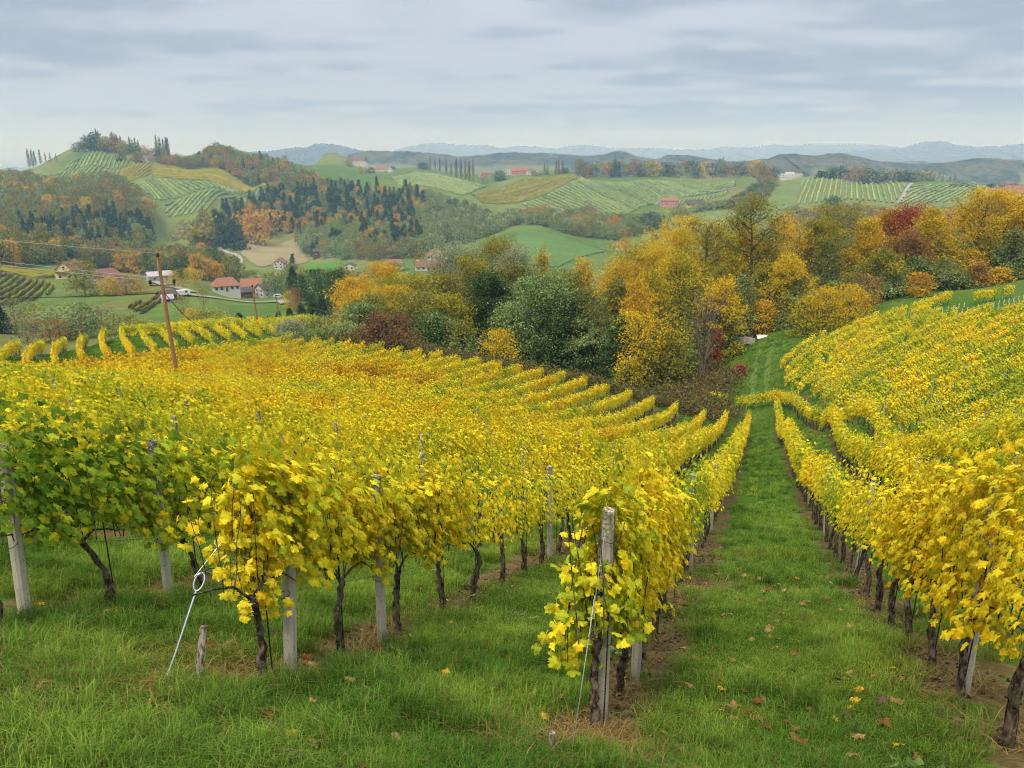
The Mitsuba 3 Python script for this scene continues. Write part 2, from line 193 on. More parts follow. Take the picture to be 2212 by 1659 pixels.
# x, y, height, crown width, habit, leaf tone below and above
NEAR_TREES = [(-15.2, 90.5, 4, 5.9, 'dense', 9, 10.4), (-27.9, 94.3, 2.9, 4.1, 'shrub', 12, 12.4), (-24.6, 95.4, 2.8, 5.3, 'shrub', 3.2, 3.8), (-20.9, 93.2, 2.5, 4.1, 'shrub', 4, 3), (-21, 102.8, 4.1, 5.1, 'dense', 2, 2.5), (-26.9, 127.8, 11.2, 6.2, 'round', 8, 8), (-23, 134.5, 14.2, 7.8, 'round', 7, 8), (-16, 115.8, 8.9, 9.9, 'round', 4.6, 5.3), (-12.7, 103.1, 5.8, 7.6, 'round', 2.6, 5), (-20.2, 107.1, 5.4, 5.3, 'round', 3, 5), (-55.8, 240.3, 16.7, 11.7, 'round', 1, 1.5), (-8.3, 129.6, 20.4, 8.6, 'willow', 12.1, 12.5), (-3.5, 133.8, 22.5, 9.7, 'willow', 4.4, 5), (0.5, 129.4, 20.6, 7.8, 'willow', 12.1, 12.4), (-10.9, 118.1, 12, 6.5, 'willow', 4.2, 4.8), (-5.7, 122.7, 16.3, 7.4, 'willow', 4.2, 5), (-7.8, 100.2, 7.4, 4.6, 'round', 4.5, 5.2), (-3.4, 104.2, 12.3, 5.1, 'dense', 1, 1.3), (-0.9, 105.8, 11.8, 4.5, 'dense', 1.6, 2.2), (3.6, 100.7, 11.6, 9.2, 'round', 1.7, 2.4), (-0.1, 95.9, 7.7, 5.3, 'round', 2, 2.6), (-1.4, 89.1, 4.6, 3.9, 'shrub', 6, 6.2), (7.2, 109, 14.1, 7.3, 'round', 2.2, 4.4), (10.8, 98.4, 11.6, 6.6, 'beech', 1.2, 4.6), (14.3, 104.9, 13.9, 6.4, 'beech', 2, 5.2), (5.2, 134.3, 22.1, 2.3, 'narrow', 5.4, 5.8), (8.9, 122, 16.1, 5.2, 'sparse', 11, 8), (12.9, 131.8, 20.8, 6.4, 'beech', 6.4, 7.8), (16.3, 128.7, 19.8, 7, 'round', 6, 7.4), (20.8, 129.9, 23.7, 9, 'round', 5.2, 5.9), (29, 141.2, 29.5, 10.1, 'oak', 4.6, 7), (34.1, 134.8, 25.7, 9.7, 'oak', 4.4, 4.8), (24.3, 105.9, 17.1, 11.5, 'beech', 2.2, 6.4), (18.8, 100, 14.3, 6.7, 'beech', 2.6, 6.2), (16.7, 95.7, 13, 3.7, 'round', 7.6, 8), (28.1, 101, 12.3, 6.2, 'beech', 4, 6.8), (14.1, 93.4, 8.2, 5.2, 'beech', 1, 2), (16.3, 89.6, 9.3, 6.4, 'sparse', 6, 6.2), (18.5, 89, 7.2, 5, 'dense', 4, 5.4), (13.9, 87.1, 3.8, 3.3, 'shrub', 5, 6), (24, 91.9, 11.6, 5.4, 'bare', 11, 11), (38.6, 130.5, 22, 7, 'beech', 4.4, 7.2), (39.4, 123.4, 23.2, 8.8, 'oak', 4.2, 4.4), (33.7, 112, 10.9, 6.1, 'beech', 1.5, 4), (21.6, 93.5, 5.2, 3.5, 'dense', 1.4, 2.6), (46.8, 130.7, 20.4, 8.6, 'oak', 6.8, 8), (41.3, 113.7, 11.1, 8.3, 'beech', 4, 6.7), (39.6, 110.9, 4.6, 5.5, 'beech', 2, 5), (37, 109.8, 5.1, 3.1, 'round', 7.4, 8), (32.5, 108.9, 7, 4, 'dense', 2, 5.2), (50.8, 129.8, 19.6, 5.4, 'oak', 4.2, 4.7), (58.6, 134.5, 21.5, 9.2, 'willow', 3.5, 4.4), (51.6, 123.5, 13.4, 6.7, 'beech', 2, 4.6), (60, 129.7, 16.6, 7.4, 'beech', 4.6, 7.4), (65.3, 137.5, 20.5, 9.8, 'beech', 7, 8.4), (67.9, 135.5, 18.8, 7.2, 'round', 14, 14), (55.9, 115, 8.2, 8.7, 'beech', 1.4, 6), (63.9, 123.9, 11, 7.4, 'round', 8.8, 9), (44.5, 99.5, 5, 4.6, 'shrub', 6, 6.4), (41.3, 98.5, 5.7, 4.8, 'shrub', 5.4, 6.2), (38.6, 98.1, 4.9, 3.6, 'shrub', 5, 6), (49.1, 103.9, 5, 3.8, 'sparse', 8, 9), (69.3, 126.2, 14.9, 7.9, 'beech', 4.5, 6.2), (62.9, 118.6, 5.6, 7.9, 'beech', 1.2, 2.2), (67.8, 119.7, 5.2, 8.7, 'beech', 1.3, 4.4), (57.7, 107, 3.4, 3, 'round', 7.6, 8.2), (80.4, 137.2, 15.6, 9, 'oak', 7, 8.3), (76.2, 125.9, 16.4, 8.6, 'oak', 4.3, 7.2), (82, 127.7, 14.4, 8.3, 'oak', 4.8, 6.6), (79.4, 120.9, 7.7, 7.3, 'beech', 1.4, 4.4), (74, 123.1, 6.3, 6.7, 'beech', 4, 7), (72, 116.5, 3.8, 2.4, 'round', 8.4, 8.8), (75.4, 117.2, 2.5, 2.7, 'round', 7.2, 8), (79.8, 119, 1.5, 4.4, 'shrub', 5, 7), (69.7, 117.8, 1.9, 5.8, 'dense', 1.3, 2), (58.9, 112.1, 1.5, 4.8, 'dense', 1.2, 2), (42.6, 111.8, 7.5, 5.5, 'beech', 1.6, 4), (39.2, 116.6, 11.9, 6.4, 'beech', 2, 6), (33.2, 121.1, 16.7, 6.6, 'beech', 3, 6), (29.2, 130, 23.1, 7, 'round', 4.4, 6.4), (23.7, 125.5, 21.6, 7.6, 'round', 5, 6.6), (8.4, 102.1, 10.5, 5, 'dense', 1, 1.6), (1.7, 118.6, 16.6, 6.5, 'round', 2, 4.2), (-10, 97.5, 4.3, 4.8, 'dense', 1.3, 2.2), (-6.3, 95.2, 4.1, 4.1, 'dense', 2, 4.4), (-16.8, 111.5, 6.8, 6.1, 'round', 5, 7), (-23.8, 115.2, 6.9, 4.2, 'round', 6.6, 7.6), (85.1, 126.4, 12.4, 7.5, 'oak', 4.4, 7), (84.5, 120.7, 2.3, 6.6, 'beech', 2, 6), (53.4, 132.5, 18.8, 6.3, 'oak', 4.4, 7), (37.4, 137.6, 24.7, 8.2, 'round', 6, 7.6), (44.1, 128, 18, 6.9, 'round', 4, 7), (28.4, 90.8, 1.5, 1.4, 'shrub', 14, 14), (26.7, 96.1, 6, 0.7, 'narrow', 14, 14)]
VALLEY_TREES = [(-186.3, 328.8, 14.5, 12.5, 'round', 4.2), (-175.7, 328.1, 8.1, 6.9, 'round', 6), (-171.1, 335, 7.9, 13.6, 'round', 8.6), (-183.4, 335, 2.2, 6.2, 'dense', 4.4), (-207.1, 360.9, 4.6, 8.8, 'shrub', 4.4), (-184.4, 353.1, 4.8, 6.5, 'sparse', 9), (-148.6, 223, 7, 8.6, 'sparse', 11), (-138.4, 216.4, 7.7, 9.4, 'sparse', 4.4), (-126.2, 207.1, 7.8, 10.3, 'round', 2.6), (-116.6, 201.5, 9.1, 8.8, 'round', 2.4), (-112.8, 205.1, 7, 9, 'sparse', 11), (-138.9, 202.3, 8.5, 6.3, 'conifer', 0), (-117.9, 197.2, 5.3, 9.9, 'sparse', 9), (-100.4, 190.9, 6.3, 8.4, 'round', 4), (-119.4, 191.6, 5.7, 8.4, 'sparse', 9), (-91.1, 180.5, 5.4, 6.8, 'round', 4.4), (-123.5, 188.7, 5.6, 7.1, 'sparse', 11), (-91, 187.6, 3.1, 3, 'conifer', 0.6), (-87, 184.1, 2.6, 2.5, 'conifer', 0.6), (-79.7, 173.7, 3.1, 2.8, 'conifer', 0.5), (-73.2, 164.7, 2.3, 5.1, 'round', 4.6), (-58.3, 138.3, 2, 3.5, 'round', 14), (-90.9, 222.7, 4.6, 11.1, 'round', 4.5), (-98.1, 230, 4.8, 5.1, 'round', 7), (-55.5, 139.5, 2, 5.2, 'round', 8), (-52.8, 140.5, 2, 4.4, 'round', 7.6), (-106.6, 243.4, 7.2, 4.5, 'sparse', 9), (-112, 272.5, 6.9, 3.4, 'sparse', 9), (-158.1, 377, 8.2, 5.1, 'narrow', 5.6), (-169.5, 397.9, 7.5, 4.9, 'narrow', 6.2), (-159.4, 357, 7.7, 5.3, 'narrow', 6.4), (-151.4, 347.2, 5.1, 4.7, 'sparse', 8.6), (-70.8, 193.8, 5, 5.1, 'conifer', 0.5), (-49.3, 141.7, 2.9, 2.7, 'conifer', 0.4), (-59.6, 176.5, 4.2, 3.3, 'conifer', 0.4), (-46.4, 142.7, 3.8, 3, 'conifer', 0.4), (-54.7, 174.9, 5.6, 3.9, 'conifer', 0.5), (-51.2, 172.2, 6.7, 4.3, 'conifer', 0.4), (-52.2, 185.5, 8, 5.1, 'conifer', 0.5), (-50.7, 190.7, 9.3, 6.2, 'conifer', 0.6), (-49.4, 195.1, 10.2, 6.1, 'conifer', 0.4), (-48.9, 202.9, 8.5, 6.3, 'dense', 1), (-96.9, 334.3, 13.4, 8.2, 'conifer', 0.5), (-83.1, 299, 10.6, 7.4, 'conifer', 0.7), (-74.8, 284.3, 12.6, 10.5, 'dense', 1.2), (-71.8, 297.8, 11.4, 11, 'dense', 1.2), (-76.5, 265.4, 7.9, 4.3, 'round', 8.8), (-80.4, 271.5, 6.4, 3.7, 'round', 6.4), (-77.2, 338.2, 10.9, 12.5, 'round', 1.6), (-101.3, 458.5, 7.3, 10.1, 'round', 8), (-122.2, 392.6, 9.3, 11.1, 'dense', 2), (-158.1, 490.3, 8, 15, 'round', 4.4), (-154.5, 461.1, 8.7, 11.3, 'dense', 2.2), (-173.7, 603.6, 15.8, 7.4, 'conifer', 0.8), (-166.5, 569.1, 10, 11.8, 'round', 4.2), (-155.1, 563, 7.2, 10.3, 'round', 5), (-161.4, 532, 6.2, 13, 'dense', 4), (-176, 508.3, 7.4, 12.4, 'round', 4.2), (-121.3, 488.3, 8.6, 14.9, 'round', 4), (-135.9, 604.2, 7.7, 6.6, 'narrow', 5), (-113.1, 535, 5, 13.1, 'dense', 4.2), (-97.7, 506.4, 5.9, 15.5, 'dense', 3.4), (-95.5, 547.7, 6.3, 13.4, 'round', 4), (-84.1, 550.2, 6.1, 13.4, 'dense', 3.4), (-73.7, 604, 6, 8.1, 'round', 9), (-40.2, 545.4, 9.5, 13.3, 'round', 9), (-52.6, 535.4, 5.6, 9.8, 'round', 9), (-34, 581.6, 6.7, 14.1, 'round', 4), (-291.6, 771.3, 24.5, 18.6, 'conifer', 0.4), (-279.1, 768.8, 28.9, 18.6, 'conifer', 0.3), (-266.7, 753, 26.1, 15.5, 'conifer', 0.3), (-277.9, 821.5, 35.6, 24.8, 'round', 8), (-266.3, 808.4, 30.4, 24.4, 'round', 7.6), (-308.9, 780.3, 27, 23.5, 'round', 4.4), (-312.8, 766.1, 19.9, 20.4, 'round', 4.8), (-329.2, 862.2, 22.1, 20.7, 'conifer', 0.4), (-283.1, 886.4, 20.2, 21.3, 'round', 8.8), (-283.5, 915.3, 23.5, 22, 'round', 7), (-346, 839.3, 12.1, 20.2, 'sparse', 9), (-360.8, 850.6, 13.1, 20.4, 'sparse', 9), (-365.5, 835.7, 9.5, 15.1, 'sparse', 8.6), (-264.4, 817.4, 3.8, 5.9, 'shrub', 2), (-282, 849.6, 3.8, 6.1, 'shrub', 4), (103.3, 1218.7, 24.6, 14.3, 'round', 4.2), (114.8, 1224.9, 19.7, 18, 'dense', 8.6), (129.1, 1257.3, 17.8, 15.5, 'round', 1.4), (148.6, 1332, 22.4, 20.4, 'oak', 4.6), (160.9, 1335.3, 23.5, 17.3, 'round', 7.4), (172.7, 1333.9, 26.3, 21.2, 'dense', 1.2), (186.3, 1346.4, 23.2, 18.2, 'round', 4.2), (191.8, 1301.3, 18.4, 21.4, 'oak', 4.2), (196.4, 1256.1, 25.3, 17.7, 'round', 8.6), (206.5, 1249.9, 17.8, 14.7, 'dense', 1.4), (214.4, 1230.6, 22.9, 18.1, 'round', 4.6), (225.6, 1231.6, 20.5, 15.2, 'oak', 7.4), (243.8, 1269.2, 19.4, 19.4, 'round', 1.2), (255.9, 1273, 22.1, 16.5, 'dense', 4.2), (268.1, 1276.7, 19.7, 20.3, 'round', 4.2), (303.6, 1386.7, 26.6, 18.8, 'oak', 8.6), (302, 1325.3, 26.5, 21.8, 'round', 1.4), (313.3, 1322.7, 21.1, 18.7, 'dense', 4.6), (342.8, 1394.8, 27.7, 16.4, 'round', 7.4), (324.7, 1274.6, 21.9, 18.8, 'oak', 1.2), (335.4, 1271.9, 28.4, 15.7, 'round', 4.2), (345.9, 1269, 21.5, 19.4, 'dense', 4.2), (347.8, 1235.3, 16.8, 16, 'round', 8.6), (349.3, 1202.4, 21.6, 19.1, 'oak', 1.4), (369.4, 1233.7, 20.5, 16.7, 'round', 4.6), (387.6, 1256.9, 24.9, 20.7, 'dense', 7.4), (353.4, 1116.5, 29.6, 14.5, 'oak', 4.4), (363.7, 1121.9, 25.3, 11.9, 'round', 8.4), (413, 1234.2, 19.1, 13.1, 'round', 1.4), (394.2, 1254.9, 21.9, 14.8, 'round', 8.6), (311.7, 1013.1, 9.7, 20.4, 'dense', 1.6), (294.3, 993.9, 10.1, 20.1, 'dense', 4), (345.5, 1073.7, 8.5, 19.1, 'dense', 4.2), (270.8, 940.4, 9.6, 19, 'dense', 4.4), (374.9, 1125.5, 11.4, 17.3, 'round', 4.6), (254.1, 940.3, 9.6, 22.4, 'dense', 4), (236, 934.5, 8.4, 16.7, 'dense', 3), (219.4, 922.4, 10.3, 16.5, 'shrub', 4), (197.8, 910.4, 9.2, 19.6, 'round', 4.2), (292.5, 948.4, 5.2, 7.9, 'shrub', 1), (466.2, 1157.3, 12.9, 20.4, 'dense', 1.2), (518.2, 1241.1, 17.4, 24.9, 'dense', 1), (502.8, 1154.7, 21.5, 24.5, 'round', 9), (530.8, 1171.7, 21.1, 27.7, 'dense', 1.4), (562.1, 1157.1, 15.6, 30, 'round', 4), (573.7, 1139.6, 14.1, 26.9, 'dense', 1.4), (548.8, 1165.1, 15.4, 17.9, 'round', 2), (629.3, 1194.1, 14.8, 28.2, 'round', 5), (454.8, 1163.4, 10.3, 16.4, 'conifer', 0.8), (645.7, 1016.8, 8, 24, 'round', 8.6), (646.9, 1058.4, 7.2, 16.3, 'conifer', 0.8), (638.9, 1116.5, 6.3, 26.4, 'dense', 3), (353.9, 862.9, 12.8, 15.4, 'dense', 1.2), (89.1, 882.3, 12.6, 12.6, 'round', 9), (29.9, 927.8, 11.6, 14.4, 'round', 9), (41.8, 947.2, 11.8, 12.4, 'round', 8), (63.3, 819.2, 15.5, 16.7, 'oak', 2), (105.9, 787.1, 13.5, 18.9, 'round', 8.2), (89.6, 768.7, 15.4, 18.5, 'dense', 4.2), (130.4, 792.9, 12.7, 23.8, 'dense', 1.6), (145.9, 799.9, 16.1, 22.1, 'dense', 1.2), (-585.8, 1186.3, 7.9, 12.5, 'dense', 1.8), (-555.4, 1177.1, 13.1, 15.2, 'dense', 4.4), (-570.8, 1188.5, 7.9, 11.1, 'round', 5.6), (-570.2, 1256.9, 14, 17.6, 'round', 9), (-557.5, 1252, 18.9, 14.7, 'round', 4), (-683.8, 1280.5, 20.6, 19.4, 'dense', 2), (-659.6, 1262.7, 24.5, 22.1, 'dense', 1.2), (-640.8, 1257.4, 19.5, 23.5, 'round', 4.6), (-715.4, 1310.5, 13.1, 16.8, 'dense', 11), (-619.6, 1240.5, 20.7, 15.9, 'round', 8.6), (-600.9, 1228.2, 19.1, 17.2, 'round', 5), (-694.7, 1286.2, 15.7, 13.5, 'sparse', 11), (-582.2, 1221.2, 17.7, 18.6, 'dense', 2), (-576.7, 1243.2, 15.2, 14.5, 'round', 5.8), (-589.9, 1326.3, 18, 12.4, 'round', 1.4), (-631.1, 1249.4, 11, 17.5, 'dense', 2), (-177.8, 1586.4, 13.4, 20.5, 'dense', 1.2), (-303.1, 1472.7, 10.7, 12.1, 'round', 9), (41.1, 1293.3, 8.7, 15.2, 'round', 4.4), (86, 1283.5, 9.4, 12.1, 'dense', 1.4), (75.5, 1297.8, 7.3, 12.2, 'round', 8.6), (-45.9, 1276.5, 14.4, 19.6, 'sparse', 4.4), (-19.7, 1287.7, 14.4, 19.7, 'dense', 1.8), (57.4, 1318.7, 8.8, 10.9, 'round', 4), (-248.7, 1382.5, 10.1, 16.3, 'round', 4), (-254.7, 1328.7, 10.5, 10.9, 'sparse', 4.4)]
POPLARS = [(-665.1, 1276.9, 26.1), (-661.9, 1276.6, 23.3), (-631.4, 1254.8, 23.8), (-628.3, 1254.5, 25.1), (-621.2, 1247, 23.5), (-617.4, 1245.3, 23.7), (-607.9, 1237.3, 22.8), (-593.6, 1235.3, 23.3), (-588.7, 1234, 20.7), (-584.6, 1234.2, 23.4), (-579.9, 1234.7, 20.7), (-564.4, 1263, 31.8), (-565.4, 1276.9, 30.1), (-565, 1287.8, 28.7), (-559.9, 1288.3, 32.4), (-558, 1289.1, 32.3), (-189.2, 1604, 17.1), (-162.9, 1576.7, 22.1), (-152, 1559.2, 21), (-132.4, 1443.8, 22.7), (-115.2, 1378.6, 24.8), (-104.8, 1358.4, 22.2), (-95.5, 1351.1, 29.7), (-86.9, 1340.6, 29.5), (-78.3, 1328.6, 30), (-71.3, 1315, 29.7), (-64.5, 1303, 30.9), (55, 1336, 18), (60.3, 1332.6, 16.4), (73.1, 1308.7, 20.6), (76.9, 1294.7, 18.9), (82, 1279.2, 19.4), (176, 1347.8, 31.1), (-332, 1602.1, 12.5), (-330.3, 1630.1, 12.8), (-353.9, 1798.9, 12), (-345.9, 1800.4, 15.7), (-337.8, 1802, 17.8), (-333.8, 1802.7, 19.1), (-330.7, 1803.3, 19), (-902.4, 1477.1, 31.4), (-897.4, 1480.1, 28.4), (-893.7, 1482.4, 25.2), (-1022.5, 1715.7, 28.7), (-846.2, 1436.4, 16.1), (-804.3, 1378.9, 15.4), (-752.8, 1307.7, 13.2), (600, 1144.7, 10.3), (624.9, 1175, 11.3), (647.2, 1206.2, 10.9), (680.1, 1240.4, 10.4), (685.9, 1229.6, 9.7), (693.1, 1229.4, 10.4)]
HOUSE_SPOTS = [('farm_long', -146, 385.4), ('farm_barn', -148.4, 430.5), ('farm_white', -132.8, 408.9), ('shed', -140.7, 401), ('left_house', -235.3, 405), ('left_barn', -205, 383.7), ('grey_shed', -192.3, 413.4), ('garage', -138.2, 301.6), ('white_small', -187.4, 616.7), ('hut', -129.7, 610), ('villa', -58.6, 581.1), ('villa_low', -60.3, 546.8), ('small_red', -87.6, 562.3), ('barn_dark', -187.2, 738.9), ('camper', -171.6, 716.5), ('hilltop', -549.9, 1198.3), ('poplar_farm', -268.9, 1600.3), ('poplar_farm2', -220.1, 1446.9), ('hamlet1', -319.5, 1598.8), ('hamlet2', -322.4, 1661.8), ('hamlet3', -333.7, 1802.7), ('red1', -53, 1407), ('pink_left', -45.8, 1390.8), ('pink1', -4.9, 1401.4), ('pink2', 12.5, 1326.1), ('white1', 30.2, 1318.1), ('white2', 38, 1319.4), ('white_modern', 457.7, 1312.4), ('ridge_brown', 405.1, 1236.9), ('ridge_dark', 474, 1322.3), ('shell', 196.8, 972.8), ('dark_long', 223.4, 952.8), ('field_shed', 305.5, 969.1), ('big_red', 605.3, 937.7), ('big_red2', 588.8, 949.7), ('roof_behind', 96.8, 670.1), ('red3', -63.1, 1409.9), ('kiosk', 114.4, 1279.7), ('caravan', -135.9, 311.7), ('car1', -106.6, 334), ('car2', -140.9, 414.3), ('tent', -133.2, 290.4), ('excavator', -71.9, 588.6), ('silo', 514.8, 1242.6)]
RANGES = {'near_hills': [(-768, 3232, -2), (-692, 3237, 16), (-618, 3244, 38), (-573, 3245, 41), (-475, 3244, 39), (-414, 3244, 38), (-333, 3242, 32), (-223, 3238, 19), (-119, 3241, 27), (-61, 3243, 34), (8, 3244, 38), (172, 3242, 32), (234, 3240, 25), (304, 3237, 16), (367, 3240, 23), (448, 3246, 45), (512, 3238, 19), (597, 3235, 7), (650, 3241, 27), (736, 3240, 23), (826, 3235, 7), (904, 3231, -4), (995, 3233, 1), (1032, 3236, 10), (1104, 3230, -10), (1199, 3227, -20)],
 'right_hills': [(753, 2600, -22), (814, 2605, -7), (858, 2608, 4), (877, 2613, 20), (926, 2614, 23), (994, 2611, 15), (1025, 2613, 20), (1067, 2615, 26), (1130, 2612, 16), (1203, 2606, -2), (1308, 2604, -9), (1432, 2606, -4), (1494, 2608, 4), (1555, 2610, 12), (1607, 2609, 7), (1686, 2608, 4), (1821, 2610, 10), (1973, 2607, -0)],
 'blue_hill': [(-2821, 6460, -21), (-2518, 6473, 23), (-2254, 6481, 52), (-2121, 6484, 63), (-1902, 6490, 81), (-1751, 6497, 106), (-1675, 6495, 99), (-1600, 6506, 135), (-1486, 6506, 135), (-1361, 6497, 106), (-1221, 6488, 74), (-968, 6477, 37), (-666, 6465, -3)],
 'blue_mountain': [(3171, 8551, -4), (3651, 8576, 82), (3936, 8587, 121), (4216, 8586, 116), (4376, 8600, 164), (4461, 8610, 197), (4621, 8612, 202), (4766, 8597, 154), (4886, 8599, 159), (5006, 8587, 121), (5151, 8596, 150), (5271, 8590, 130), (5416, 8600, 164), (5531, 8603, 174), (5972, 8606, 183), (6472, 8593, 140)],
 'far_mountain': [(-2216, 12012, 61), (-1655, 12043, 169), (-1354, 12061, 229), (-1115, 12067, 249), (-863, 12059, 223), (-351, 12059, 223), (-147, 12045, 175), (42, 12057, 216), (274, 12057, 216), (666, 12045, 175), (947, 12061, 229), (1270, 12055, 209), (1480, 12043, 169), (1957, 12045, 175), (2532, 12037, 149), (3044, 12041, 162), (3184, 12053, 202), (3605, 12049, 189), (3949, 12061, 229), (4180, 12053, 202), (4468, 12063, 236), (5036, 12063, 236), (5604, 12057, 216), (5976, 12043, 169), (6621, 12029, 122)],
 'mid_hills': [(-750, 4479, -19), (-540, 4484, -1), (-278, 4485, 4), (-68, 4484, -1), (115, 4487, 9), (273, 4488, 14), (404, 4485, 4), (587, 4484, -1), (771, 4481, -11), (981, 4479, -19), (1191, 4481, -11), (1400, 4477, -24), (1715, 4479, -19), (1951, 4480, -14), (2240, 4483, -4), (2502, 4485, 1)]}
# ---------------------------------------------------------------- terrain
def warp(x, y):
    r = np.hypot(x, y) + 1e-9
    s = np.arcsinh(r / 9.0)
    return np.stack([s * x / r, s * y / r], -1), r

def _tps(d):
    return np.where(d > 1e-12, d * d * np.log(np.maximum(d, 1e-12)), 0.0)

SPOTS = np.array(TERRAIN_SPOTS, float).reshape(-1, 3)
_w, _r = warp(SPOTS[:, 0], SPOTS[:, 1])
_n = len(SPOTS)
_A = np.zeros((_n + 3, _n + 3))
_A[:_n, :_n] = _tps(np.linalg.norm(_w[:, None] - _w[None], axis=-1)) + 2e-5 * np.eye(_n)
_A[:_n, _n:] = np.c_[np.ones(_n), _w]
_A[_n:, :_n] = _A[:_n, _n:].T
_q = np.linalg.solve(_A, np.r_[SPOTS[:, 2] / (_r + 14.0), 0, 0, 0])

def raw_height(x, y):
    x, y = np.ravel(x), np.ravel(y)
    out = np.empty(len(x))
    for a in range(0, len(x), 20000):
        p, r = warp(x[a:a + 20000], y[a:a + 20000])
        out[a:a + 20000] = (_tps(np.linalg.norm(p[:, None] - _w[None], axis=-1)) @ _q[:_n] + _q[_n] + p @ _q[_n + 1:]) * (r + 14.0)
    return out

AZ = np.r_[np.arange(-180, -50, 4.0), np.arange(-50, 50, 0.3), np.arange(50, 180.1, 4.0)]
RR = np.r_[np.geomspace(0.25, 3, 16)[:-1], np.geomspace(3, 110, 150)[:-1], np.geomspace(110, 1500, 240)[:-1], np.geomspace(1500, 2900, 24)[:-1], np.geomspace(2900, 14400, 16)]
_ga, _gr = np.meshgrid(np.radians(AZ), RR, indexing='ij')
GX, GY = _gr * np.sin(_ga), _gr * np.cos(_ga)
GZ = raw_height(GX, GY).reshape(GX.shape)
_t = np.clip((_gr - 2300) / 600, 0, 1)
GZ = np.where(_gr > 2900, 0, GZ) * (1 - _t) - 105.0 * _t
_b = meshkit.fbm(np.stack([GX / 4.0, GY / 4.0, GX * 0], -1), 3, 5) - 0.5
GZ = GZ + _b * 0.16 * np.clip((_gr - 2) / 8, 0.15, 1) + (meshkit.fbm(np.stack([GX / 60.0, GY / 60.0, GX * 0], -1), 3, 9) - 0.5) * np.clip((_gr - 200) / 300, 0, 1) * 6.0

def H(x, y):
    """Height of the ground at (x, y), bilinear on the ground mesh's own grid."""
    x, y = np.asarray(x, float), np.asarray(y, float)
    a, r = np.degrees(np.arctan2(x, y)), np.clip(np.hypot(x, y), RR[0], RR[-1] - 1e-6)
    i = np.clip(np.searchsorted(AZ, a, 'right') - 1, 0, len(AZ) - 2)
    j = np.clip(np.searchsorted(RR, r, 'right') - 1, 0, len(RR) - 2)
    s, t = (a - AZ[i]) / (AZ[i + 1] - AZ[i]), (r - RR[j]) / (RR[j + 1] - RR[j])
    return (GZ[i, j] * (1 - s) + GZ[i + 1, j] * s) * (1 - t) + (GZ[i, j + 1] * (1 - s) + GZ[i + 1, j + 1] * s) * t
# ---------------------------------------------------------------- materials
PALETTE = [(.026, .048, .030), (.036, .070, .024), (.065, .120, .032), (.28, .37, .14), (.125, .125, .032), (.26, .26, .030), (.52, .37, .020),
           (.50, .355, .026), (.46, .25, .032), (.20, .120, .050), (.165, .085, .045), (.13, .092, .055), (.25, .29, .18), (.25, .29, .18), (.30, .055, .025)]
NP = len(PALETTE) - 1

def ramp(t, cols):
    c = mi.Color3f(cols[0])
    for k in range(1, len(cols)):
        c = dr.lerp(c, mi.Color3f(cols[k]), dr.clip(t - (k - 1), 0, 1))
    return c

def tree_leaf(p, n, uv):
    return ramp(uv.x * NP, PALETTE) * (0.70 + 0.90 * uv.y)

scene['foliage'] = {'type': 'principledthin', 'base_color': mikit.proc(tree_leaf), 'roughness': 0.6, 'diff_trans': 0.5}

# vine leaves: green, yellow, gold, orange, brown; the field's patches and each leaf's own tone
VINE = [(.055, .120, .020), (.14, .26, .030), (.36, .46, .032), (.80, .69, .034), (.83, .60, .022), (.46, .22, .016), (.20, .085, .03), (.11, .05, .025)]

def spot(x, y, cx, cy, rx, ry, a):
    """A patch a metres-wide Gaussian, its long axis turned by the rows' direction."""
    u, v = (x - cx) * SA + (y - cy) * CA, (x - cx) * CA - (y - cy) * SA
    return a * dr.exp(-(u * u) / (rx * rx) - (v * v) / (ry * ry))

PATCHES = []   # (x, y, along, across, change of tone)
for u, v, ru, rv, a in [(3.2, -5.4, 4.2, 1.2, -2.3), (3.5, -8.2, 4, 1.3, .35), (3, -11, 4, 1.6, -.9), (4, -15, 7, 3, -.3), (4.2, -3.2, 2.6, .9, -0.65), (8, -4.0, 3, 2.2, 0.25), (4.2, -0.81, 0.55, 0.6, -0.2), (9, 1.6, 3.0, .8, 0.45), (15, 1.6, 2.2, .9, -0.7), (5, 1.8, 2.2, .8, 0.35),
                        (13, -20, 5, 9, -0.3), (18, -28, 6, 12, -0.2), (26, -18, 9, 10, 0.42), (34, -14, 9, 7, 0.35), (24, -10, 6, 4, .15), (30, -36, 8, 9, -.2), (46, -48, 12, 18, 0.85), (58, -42, 12, 18, 0.7), (62, -30, 9, 9, 0.45), (52, -60, 9, 8, 0.75), (64, -12, 10, 9, 0.35), (42, -26, 6, 7, -0.2), (30, -52, 8, 6, -0.2)]:
    x, y = uv_xy(u, v)
    PATCHES.append((x, y, ru, rv, a))

